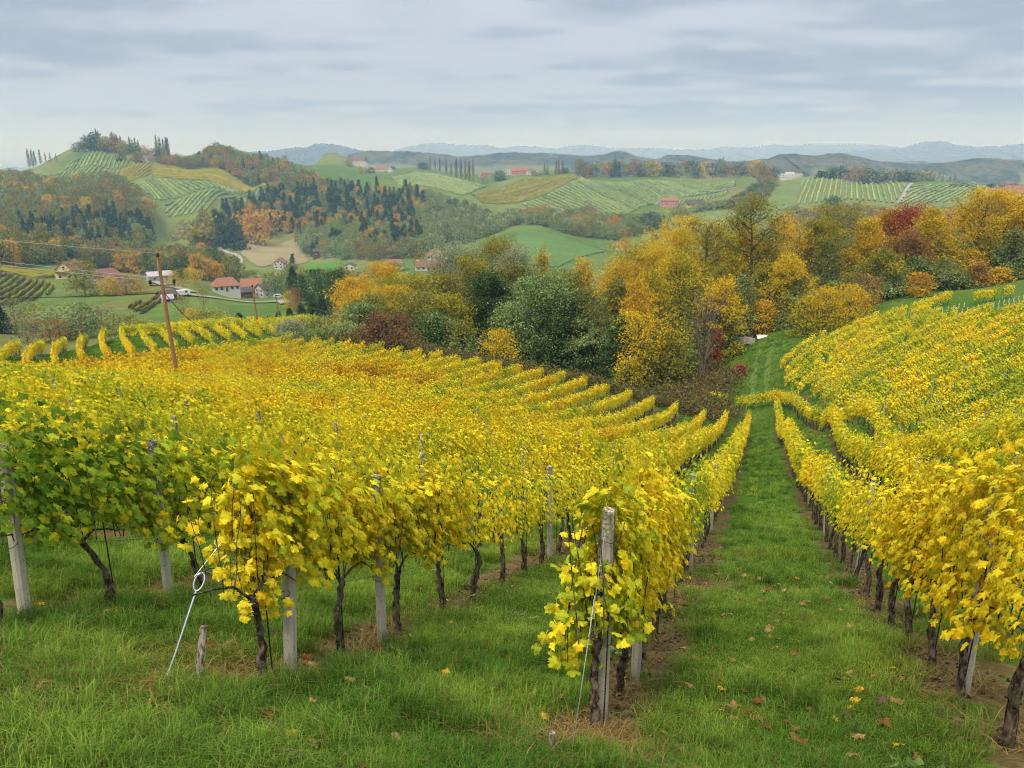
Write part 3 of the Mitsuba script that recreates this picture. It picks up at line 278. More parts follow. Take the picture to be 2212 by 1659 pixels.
def vine_leaf(p, n, uv):
    x, y = p.x, p.y
    t = mi.Float(2.86)
    for c in PATCHES:
        t += spot(x, y, *c)
    u, v = x * SA + y * CA, x * CA - y * SA
    right = smoothstep(9, 14, v - dr.maximum(0, (45 - u) * 0.0)) * smoothstep(28, 36, y + x * .2)
    t += right * (-0.10)
    far_left = smoothstep(57.8, 58.6, -v)
    t += far_left * (-0.15)
    t += (fbm(u * 0.16, v * 0.45, 3.0) - 0.5) * 2.0 + (noise(u * 1.1, v * 1.0, p.z * 0.5) - 0.5) * 0.9
    t += (noise(u * 0.45, dr.floor((v - V0) / PITCH_V + 0.5) * 9.1, 7.0) - 0.5) * 1.3
    k = dr.floor(uv.y)
    rad = (uv.y - k) / .98
    t += ((k + .5) * .1 - 0.5) * 1.9
    c = ramp(dr.clip(t, 0, 6.6), VINE)
    # brown between the veins and at the rim of the older leaves
    old = smoothstep(0.60, 0.78, noise(x * 38, y * 38, p.z * 38)) * smoothstep(0.35, 1.0, rad) * smoothstep(.45, .8, noise(x * 1.3, y * 1.3, p.z * 1.7 + 4))
    c = mix(c, mi.Color3f(.17, .075, .025), old * 0.75)
    rim = smoothstep(.80, 1., rad) * smoothstep(.52, .7, noise(x * 14 + 7, y * 14, p.z * 14))
    c = mix(c, mi.Color3f(.20, .10, .03), rim * .7)
    # paler veins, and in some places dull brown fields between them
    dull = smoothstep(.52, .72, noise(x * 1.7 + 3, y * 1.7, p.z * 2.1)) * (1 - uv.x) * smoothstep(.2, .5, rad)
    c = mix(c, mi.Color3f(.24, .15, .035), dull * .32) * (.94 + .22 * smoothstep(.3, 1., uv.x))
    return c * (0.85 + 0.4 * noise(x * 9, y * 9, p.z * 9))

scene['vine_leaf_skin'] = {'type': 'principledthin', 'base_color': mikit.proc(vine_leaf), 'roughness': 0.45, 'diff_trans': 0.52}

def grass_col(p, n, uv):
    x, y = p.x, p.y
    g = fbm(x * 0.9, y * 0.9, 1.0)
    w = fbm(x * 0.23, y * 0.23, 5.0)
    c = mix((.11, .245, .036), (.25, .41, .062), smoothstep(.25, .75, g))
    c = mix(c, mi.Color3f(.27, .34, .045), smoothstep(.48, .75, w) * 0.55)
    dry = smoothstep(0.90, 0.98, uv.x)
    c = mix(c, mi.Color3f(.30, .22, .085), dry)
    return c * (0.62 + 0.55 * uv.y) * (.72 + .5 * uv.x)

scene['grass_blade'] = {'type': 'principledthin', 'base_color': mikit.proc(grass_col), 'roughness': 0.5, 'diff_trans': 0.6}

def strip_dist(u, v):
    k = (v - V0 - dr.select(v > .5, .2, 0.)) / PITCH_V
    return dr.abs(k - dr.floor(k + 0.5)) * PITCH_V

def ground_col(p, n, uv):
    x, y = p.x, p.y
    r = dr.sqrt(x * x + y * y)
    u, v = x * SA + y * CA, x * CA - y * SA
    g = fbm(x * 1.3, y * 1.3, 2.0)
    turf = mix((.040, .100, .016), (.080, .165, .024), g)
    turf = mix(turf, mi.Color3f(.11, .16, .028), smoothstep(.5, .75, fbm(x * .25, y * .25, 5.0)) * .7)
    d = strip_dist(u, v) + (noise(x * 2.2, y * 2.2, 3.) - .5) * .22 + (noise(x * 9, y * 9, 8.) - .5) * .10
    soil = mix((.085, .055, .030), (.17, .115, .062), fbm(x * 5, y * 5, 9.))
    soil = mix(soil, mi.Color3f(.20, .15, .075), smoothstep(.55, .7, noise(x * 14, y * 14, 1.)) * .6)
    in_rows = smoothstep(3.2, 4.2, u) * smoothstep(-58, -57.5, v) * (1 - smoothstep(5, 9, v)) * (1 - smoothstep(78, 80, u))
    near = mix(turf, soil, in_rows * (1 - smoothstep(.26, .46, d)) * (0.65 + 0.35 * noise(x * .9, y * .9, 6.)))
    bare = smoothstep(.62, .72, fbm(x * .8 + 4, y * .8, 12.)) * (1 - smoothstep(9, 14, r))
    near = mix(near, soil, bare * .8)
    for cx, cy, rr in ((-0.25, 3.85, .26), (-2.35, 4.35, .34), (-1.75, 3.95, .25)):
        q = dr.sqrt(dr.square(x - cx) + dr.square(y - cy)) + (noise(x * 6, y * 6, 2.) - .5) * .25
        near = mix(near, mi.Color3f(.22, .105, .042) * (.7 + .6 * noise(x * 20, y * 20, 3.)), 1 - smoothstep(rr * .6, rr, q))
    # the valley and the hills: meadows, rough pasture, the brown floor of the woods
    big = fbm(x * .006, y * .006, 4.)
    far = mix((.085, .150, .038), (.150, .195, .058), smoothstep(.3, .7, big))
    far = mix(far, mi.Color3f(.17, .155, .06), smoothstep(.52, .72, fbm(x * .016, y * .016, 8.)) * .6)
    far = far * (.8 + .4 * fbm(x * .15, y * .15, 3.))
    plain = mix((.035, .055, .022), (.11, .12, .045), smoothstep(.45, .6, fbm(x * .0016, y * .0016, 4.)))
    far = mix(far, plain, smoothstep(2400, 3000, r))
    return mix(near, far, smoothstep(105, 150, r))

def ground_bump(p, n, uv):
    return (fbm(p.x * 7, p.y * 7, 1.) + .4 * noise(p.x * 30, p.y * 30, 2.)) * .03

scene['ground_skin'] = {'type': 'twosided', 'b': {'type': 'bumpmap', 'arbitrary': mikit.proc(ground_bump, 5e-3), 'scale': 1.0,
                        'nested': {'type': 'diffuse', 'reflectance': mikit.proc(ground_col)}}}

def field_col(p, n, uv):
    x, y = p.x, p.y
    c = ramp(uv.x * 4, [(.25, .225, .125), (.10, .18, .055), (.075, .20, .036), (.135, .19, .062), (.31, .305, .29)])
    return c * (.78 + .30 * fbm(x * .05, y * .05, 3.) + .16 * noise(x * .4, y * .4, 5.))

scene['field_skin'] = {'type': 'twosided', 'b': {'type': 'diffuse', 'reflectance': mikit.proc(field_col)}}

def range_col(p, n, uv):
    x, y = p.x, p.y
    k = uv.x        # 0: woods and fields, 1: all woods
    wood = mix((.032, .050, .028), (.085, .080, .042), smoothstep(.42, .68, fbm(x * .012, y * .012, 2.)))
    wood = mix(wood, mi.Color3f(.08, .085, .03), smoothstep(.4, .7, fbm(x * .03, y * .03, 7.)) * .6) * (.6 + .8 * noise(x * .09, y * .09, p.z * .09))
    wood = mix(wood, mi.Color3f(.06, .065, .035), k * .8)
    fld = mix((.10, .15, .055), (.17, .18, .07), fbm(x * .008, y * .008, 6.))
    m = smoothstep(.50, .54, fbm(x * .0030, y * .0030, p.z * .004 + 9.)) * (1 - smoothstep(.52, .62, uv.y))
    return mix(wood, fld, m * (1 - k))

scene['range_skin'] = {'type': 'twosided', 'b': {'type': 'diffuse', 'reflectance': mikit.proc(range_col)}}

# painted and built things: uv.x picks the colour
BUILT = [(.48, .47, .45), (.26, .12, .08), (.18, .095, .068), (.075, .065, .060), (.022, .022, .026), (.62, .52, .26), (.13, .065, .038), (.36, .36, .37),
         (.46, .25, .21), (.54, .54, .54), (.20, .19, .18), (.50, .055, .04), (.05, .11, .07), (.26, .14, .07), (.64, .60, .52), (.52, .40, .10)]
WHITE, RED_TILE, BROWN_TILE, DARK_TILE, PANE, YELLOW, DARK_WOOD, GREY, PINK, BRIGHT, ASPHALT, CAR_RED, GREEN, POLE, CREAM, OCHRE = [(i + .5) / 16 for i in range(16)]

def built_col(p, n, uv):
    k = uv.x * 16
    c = mi.Color3f(BUILT[0])
    for i in range(1, 16):
        c = dr.select(k > i, mi.Color3f(BUILT[i]), c)
    return c * (.78 + .25 * fbm(p.x * 1.1, p.y * 1.1, p.z * 1.1) + .18 * noise(p.x * 5, p.y * 5, p.z * 9))

scene['built'] = {'type': 'twosided', 'b': {'type': 'principled', 'base_color': mikit.proc(built_col), 'roughness': .75, 'specular': .3}}

def bark_col(p, n, uv):
    s = fbm(p.x * 55, p.y * 55, p.z * 14)
    c = mix((.030, .023, .019), (.17, .135, .105), smoothstep(.3, .75, s))
    c = mix(c, mi.Color3f(.20, .19, .17), smoothstep(.66, .8, noise(p.x * 40, p.y * 40, p.z * 40 + 5)) * .5)
    c = mix(c, mi.Color3f(.10, .11, .04), smoothstep(.6, .75, noise(p.x * 9, p.y * 9, p.z * 6)) * .35)
    return c * (0.55 + uv.x)

def bark_bump(p, n, uv):
    return fbm(p.x * 60, p.y * 60, p.z * 16) * .016

scene['bark'] = {'type': 'twosided', 'b': {'type': 'bumpmap', 'arbitrary': mikit.proc(bark_bump, 8e-4), 'scale': 1.0, 'nested': {'type': 'diffuse', 'reflectance': mikit.proc(bark_col)}}}

def tree_bark(p, n, uv):
    return mix((.045, .035, .028), (.17, .145, .12), fbm(p.x * 6, p.y * 6, p.z * 2)) * (.5 + uv.x)
scene['tree_bark'] = {'type': 'twosided', 'b': {'type': 'diffuse', 'reflectance': mikit.proc(tree_bark)}}

def concrete_col(p, n, uv):
    g = fbm(p.x * 22, p.y * 22, p.z * 12)
    c = mix((.42, .40, .34), (.56, .54, .47), g)
    c = mix(c, mi.Color3f(.20, .19, .15), smoothstep(.60, .78, fbm(p.x * 60, p.y * 60, p.z * 45)) * .6)
    streak = smoothstep(.5, .75, noise(p.x * 45, p.y * 45, p.z * 2.5))
    top = smoothstep(.80, .97, uv.y)
    c = mix(c, mi.Color3f(.16, .15, .11), streak * (.25 + .6 * top))
    c = mix(c, mi.Color3f(.13, .14, .06), top * smoothstep(.4, .6, noise(p.x * 80, p.y * 80, p.z * 60)) * .8)
    foot = 1 - smoothstep(.02, .16, uv.y)
    return mix(c, mi.Color3f(.22, .17, .10), foot * .5)

def concrete_bump(p, n, uv):
    return (noise(p.x * 110, p.y * 110, p.z * 110) + .6 * noise(p.x * 260, p.y * 260, p.z * 260)) * .0016

scene['concrete'] = {'type': 'bumpmap', 'arbitrary': mikit.proc(concrete_bump, 4e-4), 'scale': 1.0, 'nested': {'type': 'diffuse', 'reflectance': mikit.proc(concrete_col)}}
scene['steel'] = {'type': 'principled', 'base_color': {'type': 'rgb', 'value': [.42, .46, .50]}, 'metallic': .85, 'roughness': .42}
scene['dark_rod'] = {'type': 'principled', 'base_color': {'type': 'rgb', 'value': [.030, .027, .025]}, 'roughness': .6, 'specular': .4}

def stub_col(p, n, uv):
    s = fbm(p.x * 90, p.y * 90, p.z * 12)
    return mix((.07, .06, .05), (.36, .33, .29), smoothstep(.3, .7, s))
scene['old_wood'] = {'type': 'twosided', 'b': {'type': 'diffuse', 'reflectance': mikit.proc(stub_col)}}

def dead_leaf(p, n, uv):
    c = ramp(uv.x * 4, [(.34, .20, .085), (.24, .105, .045), (.48, .33, .16), (.60, .40, .04), (.13, .085, .055)])
    return c * (.6 + .6 * noise(p.x * 60, p.y * 60, p.z * 60)) * (1.05 - .35 * smoothstep(.6, 1., noise(p.x * 25, p.y * 25, 1.)))
scene['dead_leaf_skin'] = {'type': 'principledthin', 'base_color': mikit.proc(dead_leaf), 'roughness': .6, 'diff_trans': .4}
# ---------------------------------------------------------------- ground, far ranges, fields, roads, haze
def sheet(gx, gy, gz):
    n, m = gx.shape
    i, j = np.meshgrid(np.arange(n - 1), np.arange(m - 1), indexing='ij')
    q = np.stack([i * m + j, i * m + j + 1, (i + 1) * m + j + 1, (i + 1) * m + j], -1).reshape(-1, 4)
    return np.stack([gx, gy, gz], -1).reshape(-1, 3), q

v, q = sheet(GX, GY, GZ)
scene['ground'] = mikit.ply((v, q[:, ::-1]), 'ground_skin', smooth=True)
tag('ground', 'grassy sloping ground of vineyard, valley and hills', kind='structure')

def range_mesh(pts, half, base, woods, seed, n=260, m=24):
    p = np.array(pts, float)
    s = np.r_[0, np.cumsum(np.linalg.norm(np.diff(p[:, :2], axis=0), axis=1))]
    t = np.linspace(0, s[-1], n)
    x, y, z = (np.interp(t, s, p[:, k]) for k in range(3))
    k = np.ones(5) / 5
    z = np.convolve(np.pad(z, 2, 'edge'), k, 'valid')
    dist = math.hypot(x.mean(), y.mean())
    dx, dy = np.gradient(x), np.gradient(y)
    l = np.hypot(dx, dy); nx, ny = -dy / l, dx / l
    a = np.linspace(-1, 1, m)
    X, Y = x[:, None] + nx[:, None] * a * half, y[:, None] + ny[:, None] * a * half
    prof = (1 - np.abs(a)) ** 1.25
    rel = meshkit.fbm(np.stack([X / half * 2.2, Y / half * 2.2, X * 0], -1), 4, seed) - .5
    env = np.clip(np.minimum(np.arange(n), np.arange(n)[::-1]) / 14.0, 0, 1)[:, None]
    Z = base + (z[:, None] - base) * env * prof + rel * 1.1 * (z.mean() - base) * (np.abs(a) * (1 - np.abs(a)) * 4) * .5
    rough = (meshkit.fbm(np.stack([X / (dist * .0045), Y / (dist * .0045), X * 0], -1), 3, seed + 3) - .5) * dist * .0022
    Z += rough * np.clip(1.4 - np.abs(a), .3, 1)
    vv, qq = sheet(X, Y, Z)
    u = np.stack([np.full(X.shape, woods), np.broadcast_to(prof, X.shape) * .9 + rel * .3], -1).reshape(-1, 2)
    return mikit.ply((vv, qq), 'range_skin', smooth=True, uv=u)

for nm, (half, woods, seed, txt) in dict(
        near_hills=(700, .15, 1, 'wooded hills with pale fields beyond the poplar hill'), right_hills=(520, .1, 2, 'wooded hills with a bare round meadow top on the right'),
        mid_hills=(800, .05, 6, 'low bluish hills of fields and woods in mid distance'), blue_hill=(1500, 1., 3, 'blue wooded hill behind the left ridge'),
        blue_mountain=(2200, 1., 4, 'blue rounded mountain on the right of the skyline'), far_mountain=(2600, 1., 5, 'palest blue mountain chain along the horizon')).items():
    key = {'near_hills': 'hills', 'right_hills': 'hills_001', 'mid_hills': 'hills_002', 'blue_hill': 'hills_003', 'blue_mountain': 'mountain', 'far_mountain': 'mountain_001'}[nm]
    scene[key] = range_mesh(RANGES[nm], half, -115., woods, seed)
    tag(key, txt, kind='structure')

def inside(poly, x, y):
    p = np.asarray(poly, float); c = np.zeros(np.shape(x), bool)
    for (x0, y0), (x1, y1) in zip(p, np.roll(p, -1, 0)):
        c ^= ((y0 > y) != (y1 > y)) & (x < (x1 - x0) * (y - y0) / (y1 - y0 + 1e-9) + x0)
    return c

def draped(poly, step, lift, tone):
    from scipy.spatial import Delaunay
    from shapely import Polygon
    pl = Polygon(poly).buffer(0)
    pl = max(getattr(pl, 'geoms', [pl]), key=lambda g: g.area).buffer(step).buffer(-step)
    ring = np.array([pl.exterior.interpolate(d).coords[0] for d in np.arange(0, pl.exterior.length, step)])
    ring += (np.random.default_rng(3).random(ring.shape) - .5) * step * .25
    x0, y0, x1, y1 = pl.bounds
    g = np.stack(np.meshgrid(np.arange(x0, x1, step), np.arange(y0, y1, step)), -1).reshape(-1, 2)
    inn = Polygon(pl).buffer(-step * .6)
    xy = np.vstack([ring, g[inside(ring, g[:, 0], g[:, 1])]])
    tri = Delaunay(xy).simplices
    c = xy[tri].mean(1)
    tri = tri[inside(ring, c[:, 0], c[:, 1])]
    z = H(xy[:, 0], xy[:, 1]) + lift
    return mikit.ply((np.c_[xy, z], tri), 'field_skin', smooth=True, uv=np.tile([tone, .5], (len(xy), 1)))

for nm, key, tone, txt in (('tan', 'harvested_field', 0., 'tan mown field inside the bend of the white road'), ('meadow_right', 'meadow', .25, 'green meadow behind the silvery willows'),
                           ('meadow_green', 'meadow_001', .5, 'bright green meadow beside the small white house'), ('pasture', 'meadow_002', .75, 'pale green pasture below the white modern house')):
    scene[key] = draped(FIELDS[nm], 9., .55, tone)
    tag(key, txt, kind='structure')

def ribbon(pts, width, lift, tone, step=4., smooth_it=True, wob=0.0):
    p = np.array(pts, float)
    s = np.r_[0, np.cumsum(np.linalg.norm(np.diff(p, axis=0), axis=1))]
    t = np.arange(0, s[-1], step)
    if smooth_it and len(p) > 2:
        from scipy.interpolate import PchipInterpolator
        c = PchipInterpolator(s, p)(t)
    else:
        c = np.stack([np.interp(t, s, p[:, k]) for k in (0, 1)], -1)
    d = unit(np.gradient(c, axis=0)); nrm = np.c_[-d[:, 1], d[:, 0]]
    wd = width * (1 + wob * (meshkit.fbm(np.c_[t * .7, t * 0, t * 0], 3, 4) - .5))
    a = np.linspace(-.5, .5, 4)
    xy = c[:, None] + nrm[:, None] * (a[None, :] * wd[:, None])[..., None]
    z = H(xy[..., 0], xy[..., 1]) + lift
    vv, qq = sheet(xy[..., 0], xy[..., 1], z)
    return vv, qq[:, ::-1], np.tile([tone, .5], (len(vv), 1))

def road(key, pts, width, tone, txt, lift=.6):
    vv, qq, u = ribbon(pts, width, lift, tone)
    scene[key] = mikit.ply((vv, qq), 'field_skin', smooth=True, uv=u)
    tag(key, txt, kind='structure')

road('road', ROADS['white'], 4.5, 1., 'narrow white road curving round the tan field')
road('road_001', ROADS['village'], 4.5, .96, 'grey lane in front of the farm buildings')
road('road_002', ROADS['lane2'], 3.5, .96, 'pale lane running down to the farm')
road('track', ROADS['track'], 4.5, .97, 'light track with a hairpin in the left hillside vineyard')
road('track_001', ROADS['track2'], 4, .8, 'grassy track crossing below the left hillside vineyard')
road('track_002', ROADS['track3'], 4.5, .95, 'pale track climbing behind the new pink building')
road('track_003', ROADS['crest'], 6, .97, 'pale turn of a track on the crest of the middle hill')
road('track_004', ROADS['diag'], 4, .97, 'straight pale track between the two right hillside vineyards')

# wheel ruts of the grass track along the wood
rut = MB(.0)
track_line = [(27.5, 79), (29.3, 86), (32.2, 94), (35.3, 100.5), (39.5, 105), (46, 108), (57, 112.5), (74, 121)]
tl = np.array(track_line)
for off in (-.75, .75):
    d = unit(np.gradient(tl, axis=0))
    vv, qq, u = ribbon(tl + np.c_[-d[:, 1], d[:, 0]] * off, .55, .02, .1, .5, True, 1.4)
    rut.add(vv, qq, u * [0, 1] + [.23, 0])
scene['wheel_ruts'] = rut.ply('field_skin', True)
tag('wheel_ruts', 'two worn wheel ruts in the grass track beside the wood', kind='structure')

scene['haze'] = {'type': 'cube', 'to_world': T().translate([0, 0, 115]).scale([14500, 14500, 305]), 'bsdf': {'type': 'null'}, 'interior': {'type': 'ref', 'id': 'air'}}
tag('haze', 'thin bluish air over the hills', kind='stuff')
# ---------------------------------------------------------------- trees
def cards(mb, P, axis, nrm, L, W, tone, bright, fold=0.25):
    """Leaf-shaped pieces: a folded diamond each (base, left, tip, right)."""
    n = len(P)
    axis = unit(axis); side = unit(np.cross(nrm, axis)); nn = unit(np.cross(axis, side))
    L, W = np.broadcast_to(L, (n,))[:, None], np.broadcast_to(W, (n,))[:, None]
    mid = P + axis * L * .45 - nn * (W * fold)
    v = np.stack([P, mid + side * W * .5, P + axis * L, mid - side * W * .5], 1).reshape(-1, 3)
    k = np.arange(n)[:, None] * 4
    f = np.vstack([k + [0, 1, 2], k + [0, 2, 3]])
    t = np.broadcast_to(tone, (n,)); b = np.broadcast_to(bright, (n,))
    mb.add(v, f, np.repeat(np.stack([t, b], 1), 4, 0))

def rand_dirs(rng, n):
    return unit(rng.normal(size=(n, 3)))

SHAPES = {  # crown start, profile of radius with height 0..1, limbs, upward pull, leaf density, spread of clumps
    'round': (.12, lambda t: np.sqrt(np.clip(1 - (1.55 * t - .62) ** 2 / .92, .03, 1)), 26, .55, 1.0, .16),
    'dense': (.05, lambda t: np.sqrt(np.clip(1 - (1.5 * t - .55) ** 2 / .95, .03, 1)), 26, .5, 1.25, .17),
    'beech': (.06, lambda t: np.clip(1.02 - t ** 2.2, .04, 1) * np.clip(.75 + t, 0, 1), 34, .30, 1.05, .13),
    'oak': (.22, lambda t: np.clip(.45 + 1.3 * t, 0, 1) * np.sqrt(np.clip(1.06 - t ** 4, .05, 1)), 22, .8, .62, .12),
    'sparse': (.2, lambda t: np.clip(.4 + 1.2 * t, 0, 1) * np.sqrt(np.clip(1.05 - t ** 3, .05, 1)), 22, .9, .33, .13),
    'willow': (.10, lambda t: np.clip(.7 + .8 * t, 0, 1) * np.sqrt(np.clip(1.05 - t ** 3.2, .05, 1)), 28, .95, 1.0, .13),
    'narrow': (.08, lambda t: np.sqrt(np.clip(1 - (1.7 * t - .7) ** 2, .04, 1)), 20, 1.2, .7, .2),
    'shrub': (.0, lambda t: np.sqrt(np.clip(1.02 - t ** 2.2, .05, 1)), 26, .7, 1.0, .16),
    'bare': (.1, lambda t: np.clip(.35 + t, 0, 1) * np.sqrt(np.clip(1.05 - t ** 3, .05, 1)), 34, 1.2, .0, .1)}

def broadleaf(rng, h, cw, kind, t0, t1, leaves, leaf, sides=5, limb_detail=5):
    """(trunk with limbs, crown) of a broad-leaved tree standing at the origin."""
    start, prof, limbs, pull, dens, spread = SHAPES[kind]
    wood, crown = MB(1.15 if kind == 'bare' else .5), MB()
    R = cw / 2
    rt = max(h * .016, .05) * (1.25 if kind in ('oak', 'dense') else 1)
    lean = rng.normal(size=2) * .05 * h
    tt = np.linspace(0, 1, 7)
    trunk = np.c_[lean[0] * tt ** 2 + rng.normal(size=7) * .010 * h * tt, lean[1] * tt ** 2 + rng.normal(size=7) * .010 * h * tt, tt * h * .93]
    nt = 1 if kind not in ('bare', 'shrub', 'willow') else (5 if kind != 'willow' else 3)
    for k in range(nt):
        o = rng.normal(size=2) * (0 if nt == 1 else R * .18)
        sp = rng.normal(size=2) * (0 if nt == 1 else R * .55)
        q = trunk.copy(); q[:, :2] += o + sp * tt[:, None] ** 1.3
        if nt > 1: q[:, 2] *= rng.uniform(.75, 1.0)
        wood.tube(q, rt * (1 - tt * .88) * (1 if nt == 1 else .6) + .012, sides)
    tips, tdir = [], []
    for k in range(limbs):
        t = (k + rng.random()) / limbs
        z0 = h * (start + (.93 - start) * t * .96)
        az = k * 2.39996 + rng.normal() * .35
        rr = R * float(prof(np.array(t))) * rng.uniform(.78, 1.08)
        c = np.array([np.interp(z0 / h, tt * .93, trunk[:, 0]), np.interp(z0 / h, tt * .93, trunk[:, 1]), z0])
        s = np.linspace(0, 1, limb_detail)
        d = np.array([math.cos(az), math.sin(az), 0])
        rise = pull * rr * (.45 + .6 * t)
        if kind == 'bare': rise *= 1.8
        rise = min(rise, h * 1.0 - z0 if z0 < h else 0)
        pts = c + d * (rr * s[:, None]) + np.array([0, 0, 1]) * (rise * s[:, None] ** 1.4)
        pts += rng.normal(size=pts.shape) * rr * .05 * s[:, None]
        wood.tube(pts, rt * .42 * (1 - t * .55) * (1 - s * .85) + .008, 4, False)
        for s_ in np.linspace(.42, 1, 4):
            tips.append(np.array([np.interp(s_, s, pts[:, a]) for a in range(3)])); tdir.append(d)
        if kind in ('bare', 'sparse', 'oak', 'willow'):
            for _ in range(7 if kind == 'bare' else 3):
                s_ = rng.uniform(.3, .95)
                b = np.array([np.interp(s_, s, pts[:, a]) for a in range(3)])
                e = b + (unit(d * .6 + rng.normal(size=3) * .5) + [0, 0, .8]) * rr * rng.uniform(.25, .5)
                m = (b + e) / 2 + rng.normal(size=3) * rr * .05
                wood.tube([b, m, e], [rt * .14 + .006, rt * .08 + .005, .004], 3, False)
                tips.append(e); tdir.append(d)
    n = int(leaves * dens)
    if n:
        tips, tdir = np.array(tips), np.array(tdir)
        # more clumps over the crown's surface, so that the outline is uneven but full
        m = int(len(tips) * .9)
        t = rng.random(m); az = rng.random(m) * 2 * math.pi
        rad = R * prof(t) * rng.uniform(.55, 1.0, m)
        extra = np.c_[np.cos(az) * rad, np.sin(az) * rad, h * (start + (1 - start) * t) - .02 * h]
        extra[:, :2] += np.c_[np.interp(t, tt, trunk[:, 0]), np.interp(t, tt, trunk[:, 1])]
        tips, tdir = np.vstack([tips, extra]), np.vstack([tdir, unit(extra * [1, 1, 0])])
        ctone, cb = rng.normal(size=len(tips)) * .33, rng.normal(size=len(tips)) * .15
        size = rng.uniform(.6, 1.35, len(tips))
        w = size ** 2; k = rng.choice(len(tips), n, p=w / w.sum())
        r3 = rng.normal(size=(n, 3)) * [1, 1, .50 if kind in ('beech', 'oak') else .75]
        P = tips[k] + r3 * (spread * R + .03 * h)[..., None] * size[k][:, None] if np.ndim(spread) else tips[k] + r3 * (spread * R * .95 + .012 * h) * size[k][:, None]
        # lobes and hollows: an uneven outline, with gaps between the clumps
        dv = unit(P - [0, 0, h * .5])
        P[:, :2] *= (.70 + .62 * meshkit.noise(dv * 2.3 + t0 * 7.7, 5))[:, None]
        P[:, 2] += (meshkit.noise(dv * 1.9 + h, 6) - .5) * .14 * h * (P[:, 2] / h)
        hole = meshkit.noise(P / max(R * .34, .5) + h * 3.3, 8) < .34
        kp = ~(hole & (rng.random(n) < .85))
        P, k, n = P[kp], k[kp], int(kp.sum())
        P[:, 2] = np.clip(P[:, 2], .02 * h + .1, h * 1.03)
        out = unit((P - [0, 0, h * .45]) * [1, 1, .6])
        nr = unit(out * .7 + [0, 0, .75] + rng.normal(size=(n, 3)) * .45)
        ax = unit(out + rng.normal(size=(n, 3)) * .7 - [0, 0, .35])
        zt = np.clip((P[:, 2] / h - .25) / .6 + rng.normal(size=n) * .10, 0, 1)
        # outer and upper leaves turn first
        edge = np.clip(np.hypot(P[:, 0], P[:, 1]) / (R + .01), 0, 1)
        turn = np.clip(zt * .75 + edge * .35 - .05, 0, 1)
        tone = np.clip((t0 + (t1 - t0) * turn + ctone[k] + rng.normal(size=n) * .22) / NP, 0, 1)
        cards(crown, P, ax, nr, leaf * rng.uniform(.7, 1.3, n), leaf * rng.uniform(.5, .9, n), tone, np.clip(.5 + cb[k] + rng.normal(size=n) * .12, 0, 1))
    return wood, crown

def conifer(rng, h, cw, t0, leaves, leaf):
    wood, crown = MB(.4), MB()
    wood.tube([[0, 0, 0], [0, 0, h * .5], [0, 0, h * .98]], [h * .014 + .03, h * .009, .01], 5)
    n = leaves
    t = rng.random(n) ** 1.25 * .96 + .02
    whorl = np.floor(t * h / .55 + rng.random(n) * .5) * .55 / h
    t = np.clip(whorl * .7 + t * .3, .01, .99)
    nb = 9
    br = np.floor(rng.random(n) * nb); az = br * 2 * math.pi / nb + whorl * 37 + rng.normal(size=n) * .16
    s = rng.random(n) ** .55
    R = cw / 2 * (1 - t) ** .85 * (1 + .22 * np.sin(br * 5.3 + whorl * 91)) + .06
    z = h * (.04 + .96 * t) - R * s * .32 + R * s ** 3 * .16
    P = np.c_[np.cos(az) * R * s, np.sin(az) * R * s, z]
    out = np.c_[np.cos(az), np.sin(az), -.35 + 0 * az]
    ax = unit(out + rng.normal(size=(n, 3)) * .45 - [0, 0, .25])
    nr = unit(out * .35 + [0, 0, 1] + rng.normal(size=(n, 3)) * .4)
    cards(crown, P, ax, nr, leaf * rng.uniform(.7, 1.4, n), leaf * rng.uniform(.35, .6, n), np.clip((t0 + rng.normal(size=n) * .3 + s * .3) / NP, 0, 1), np.clip(.45 + .1 * s + rng.normal(size=n) * .1, 0, 1))
    return wood, crown

def poplar(rng, h, cw, t0, leaves, leaf):
    wood, crown = MB(.5), MB()
    wood.tube([[0, 0, 0], [rng.normal() * .1, 0, h * .5], [0, 0, h * .96]], [.22, .14, .02], 5)
    n = leaves
    t = rng.random(n)
    R = cw / 2 * np.clip(np.minimum(t * 6 + .25, 1) * (1 - t ** 2.5) + .08, .06, 1)
    az = rng.random(n) * 6.283; lobe = .78 + .22 * np.sin(az * 3 + t * 9)
    s = rng.random(n) ** .5
    P = np.c_[np.cos(az) * R * s * lobe, np.sin(az) * R * s * lobe, h * (.05 + .95 * t)]
    ax = unit(np.c_[np.cos(az) * .35, np.sin(az) * .35, 1 + 0 * az] + rng.normal(size=(n, 3)) * .3)
    nr = unit(np.c_[np.cos(az), np.sin(az), .3 + 0 * az] + rng.normal(size=(n, 3)) * .4)
    cards(crown, P, ax, nr, leaf * rng.uniform(.8, 1.5, n), leaf * rng.uniform(.4, .7, n), np.clip((t0 + rng.normal(size=n) * .35) / NP, 0, 1), np.clip(.5 + rng.normal(size=n) * .13, 0, 1))
    return wood, crown

TONE_WORD = ['blackish green', 'dark green', 'green', 'pale green', 'olive green', 'yellow green', 'yellow', 'golden', 'orange', 'russet', 'dull red brown', 'bare brown', 'silvery', 'silvery', 'red']
KIND_WORD = {'round': 'round tree', 'dense': 'bushy tree', 'beech': 'layered beech', 'oak': 'open oak', 'sparse': 'thin leaved tree', 'willow': 'tall willow',
             'narrow': 'narrow upright tree', 'shrub': 'rounded shrub', 'bare': 'leafless clump of grey stems', 'conifer': 'spruce'}
KIND_NAME = {'round': 'broadleaf_tree', 'dense': 'broadleaf_tree', 'beech': 'beech_tree', 'oak': 'oak_tree', 'sparse': 'thin_tree', 'willow': 'willow_tree', 'narrow': 'slender_tree', 'shrub': 'shrub', 'bare': 'bare_tree', 'conifer': 'spruce_tree'}

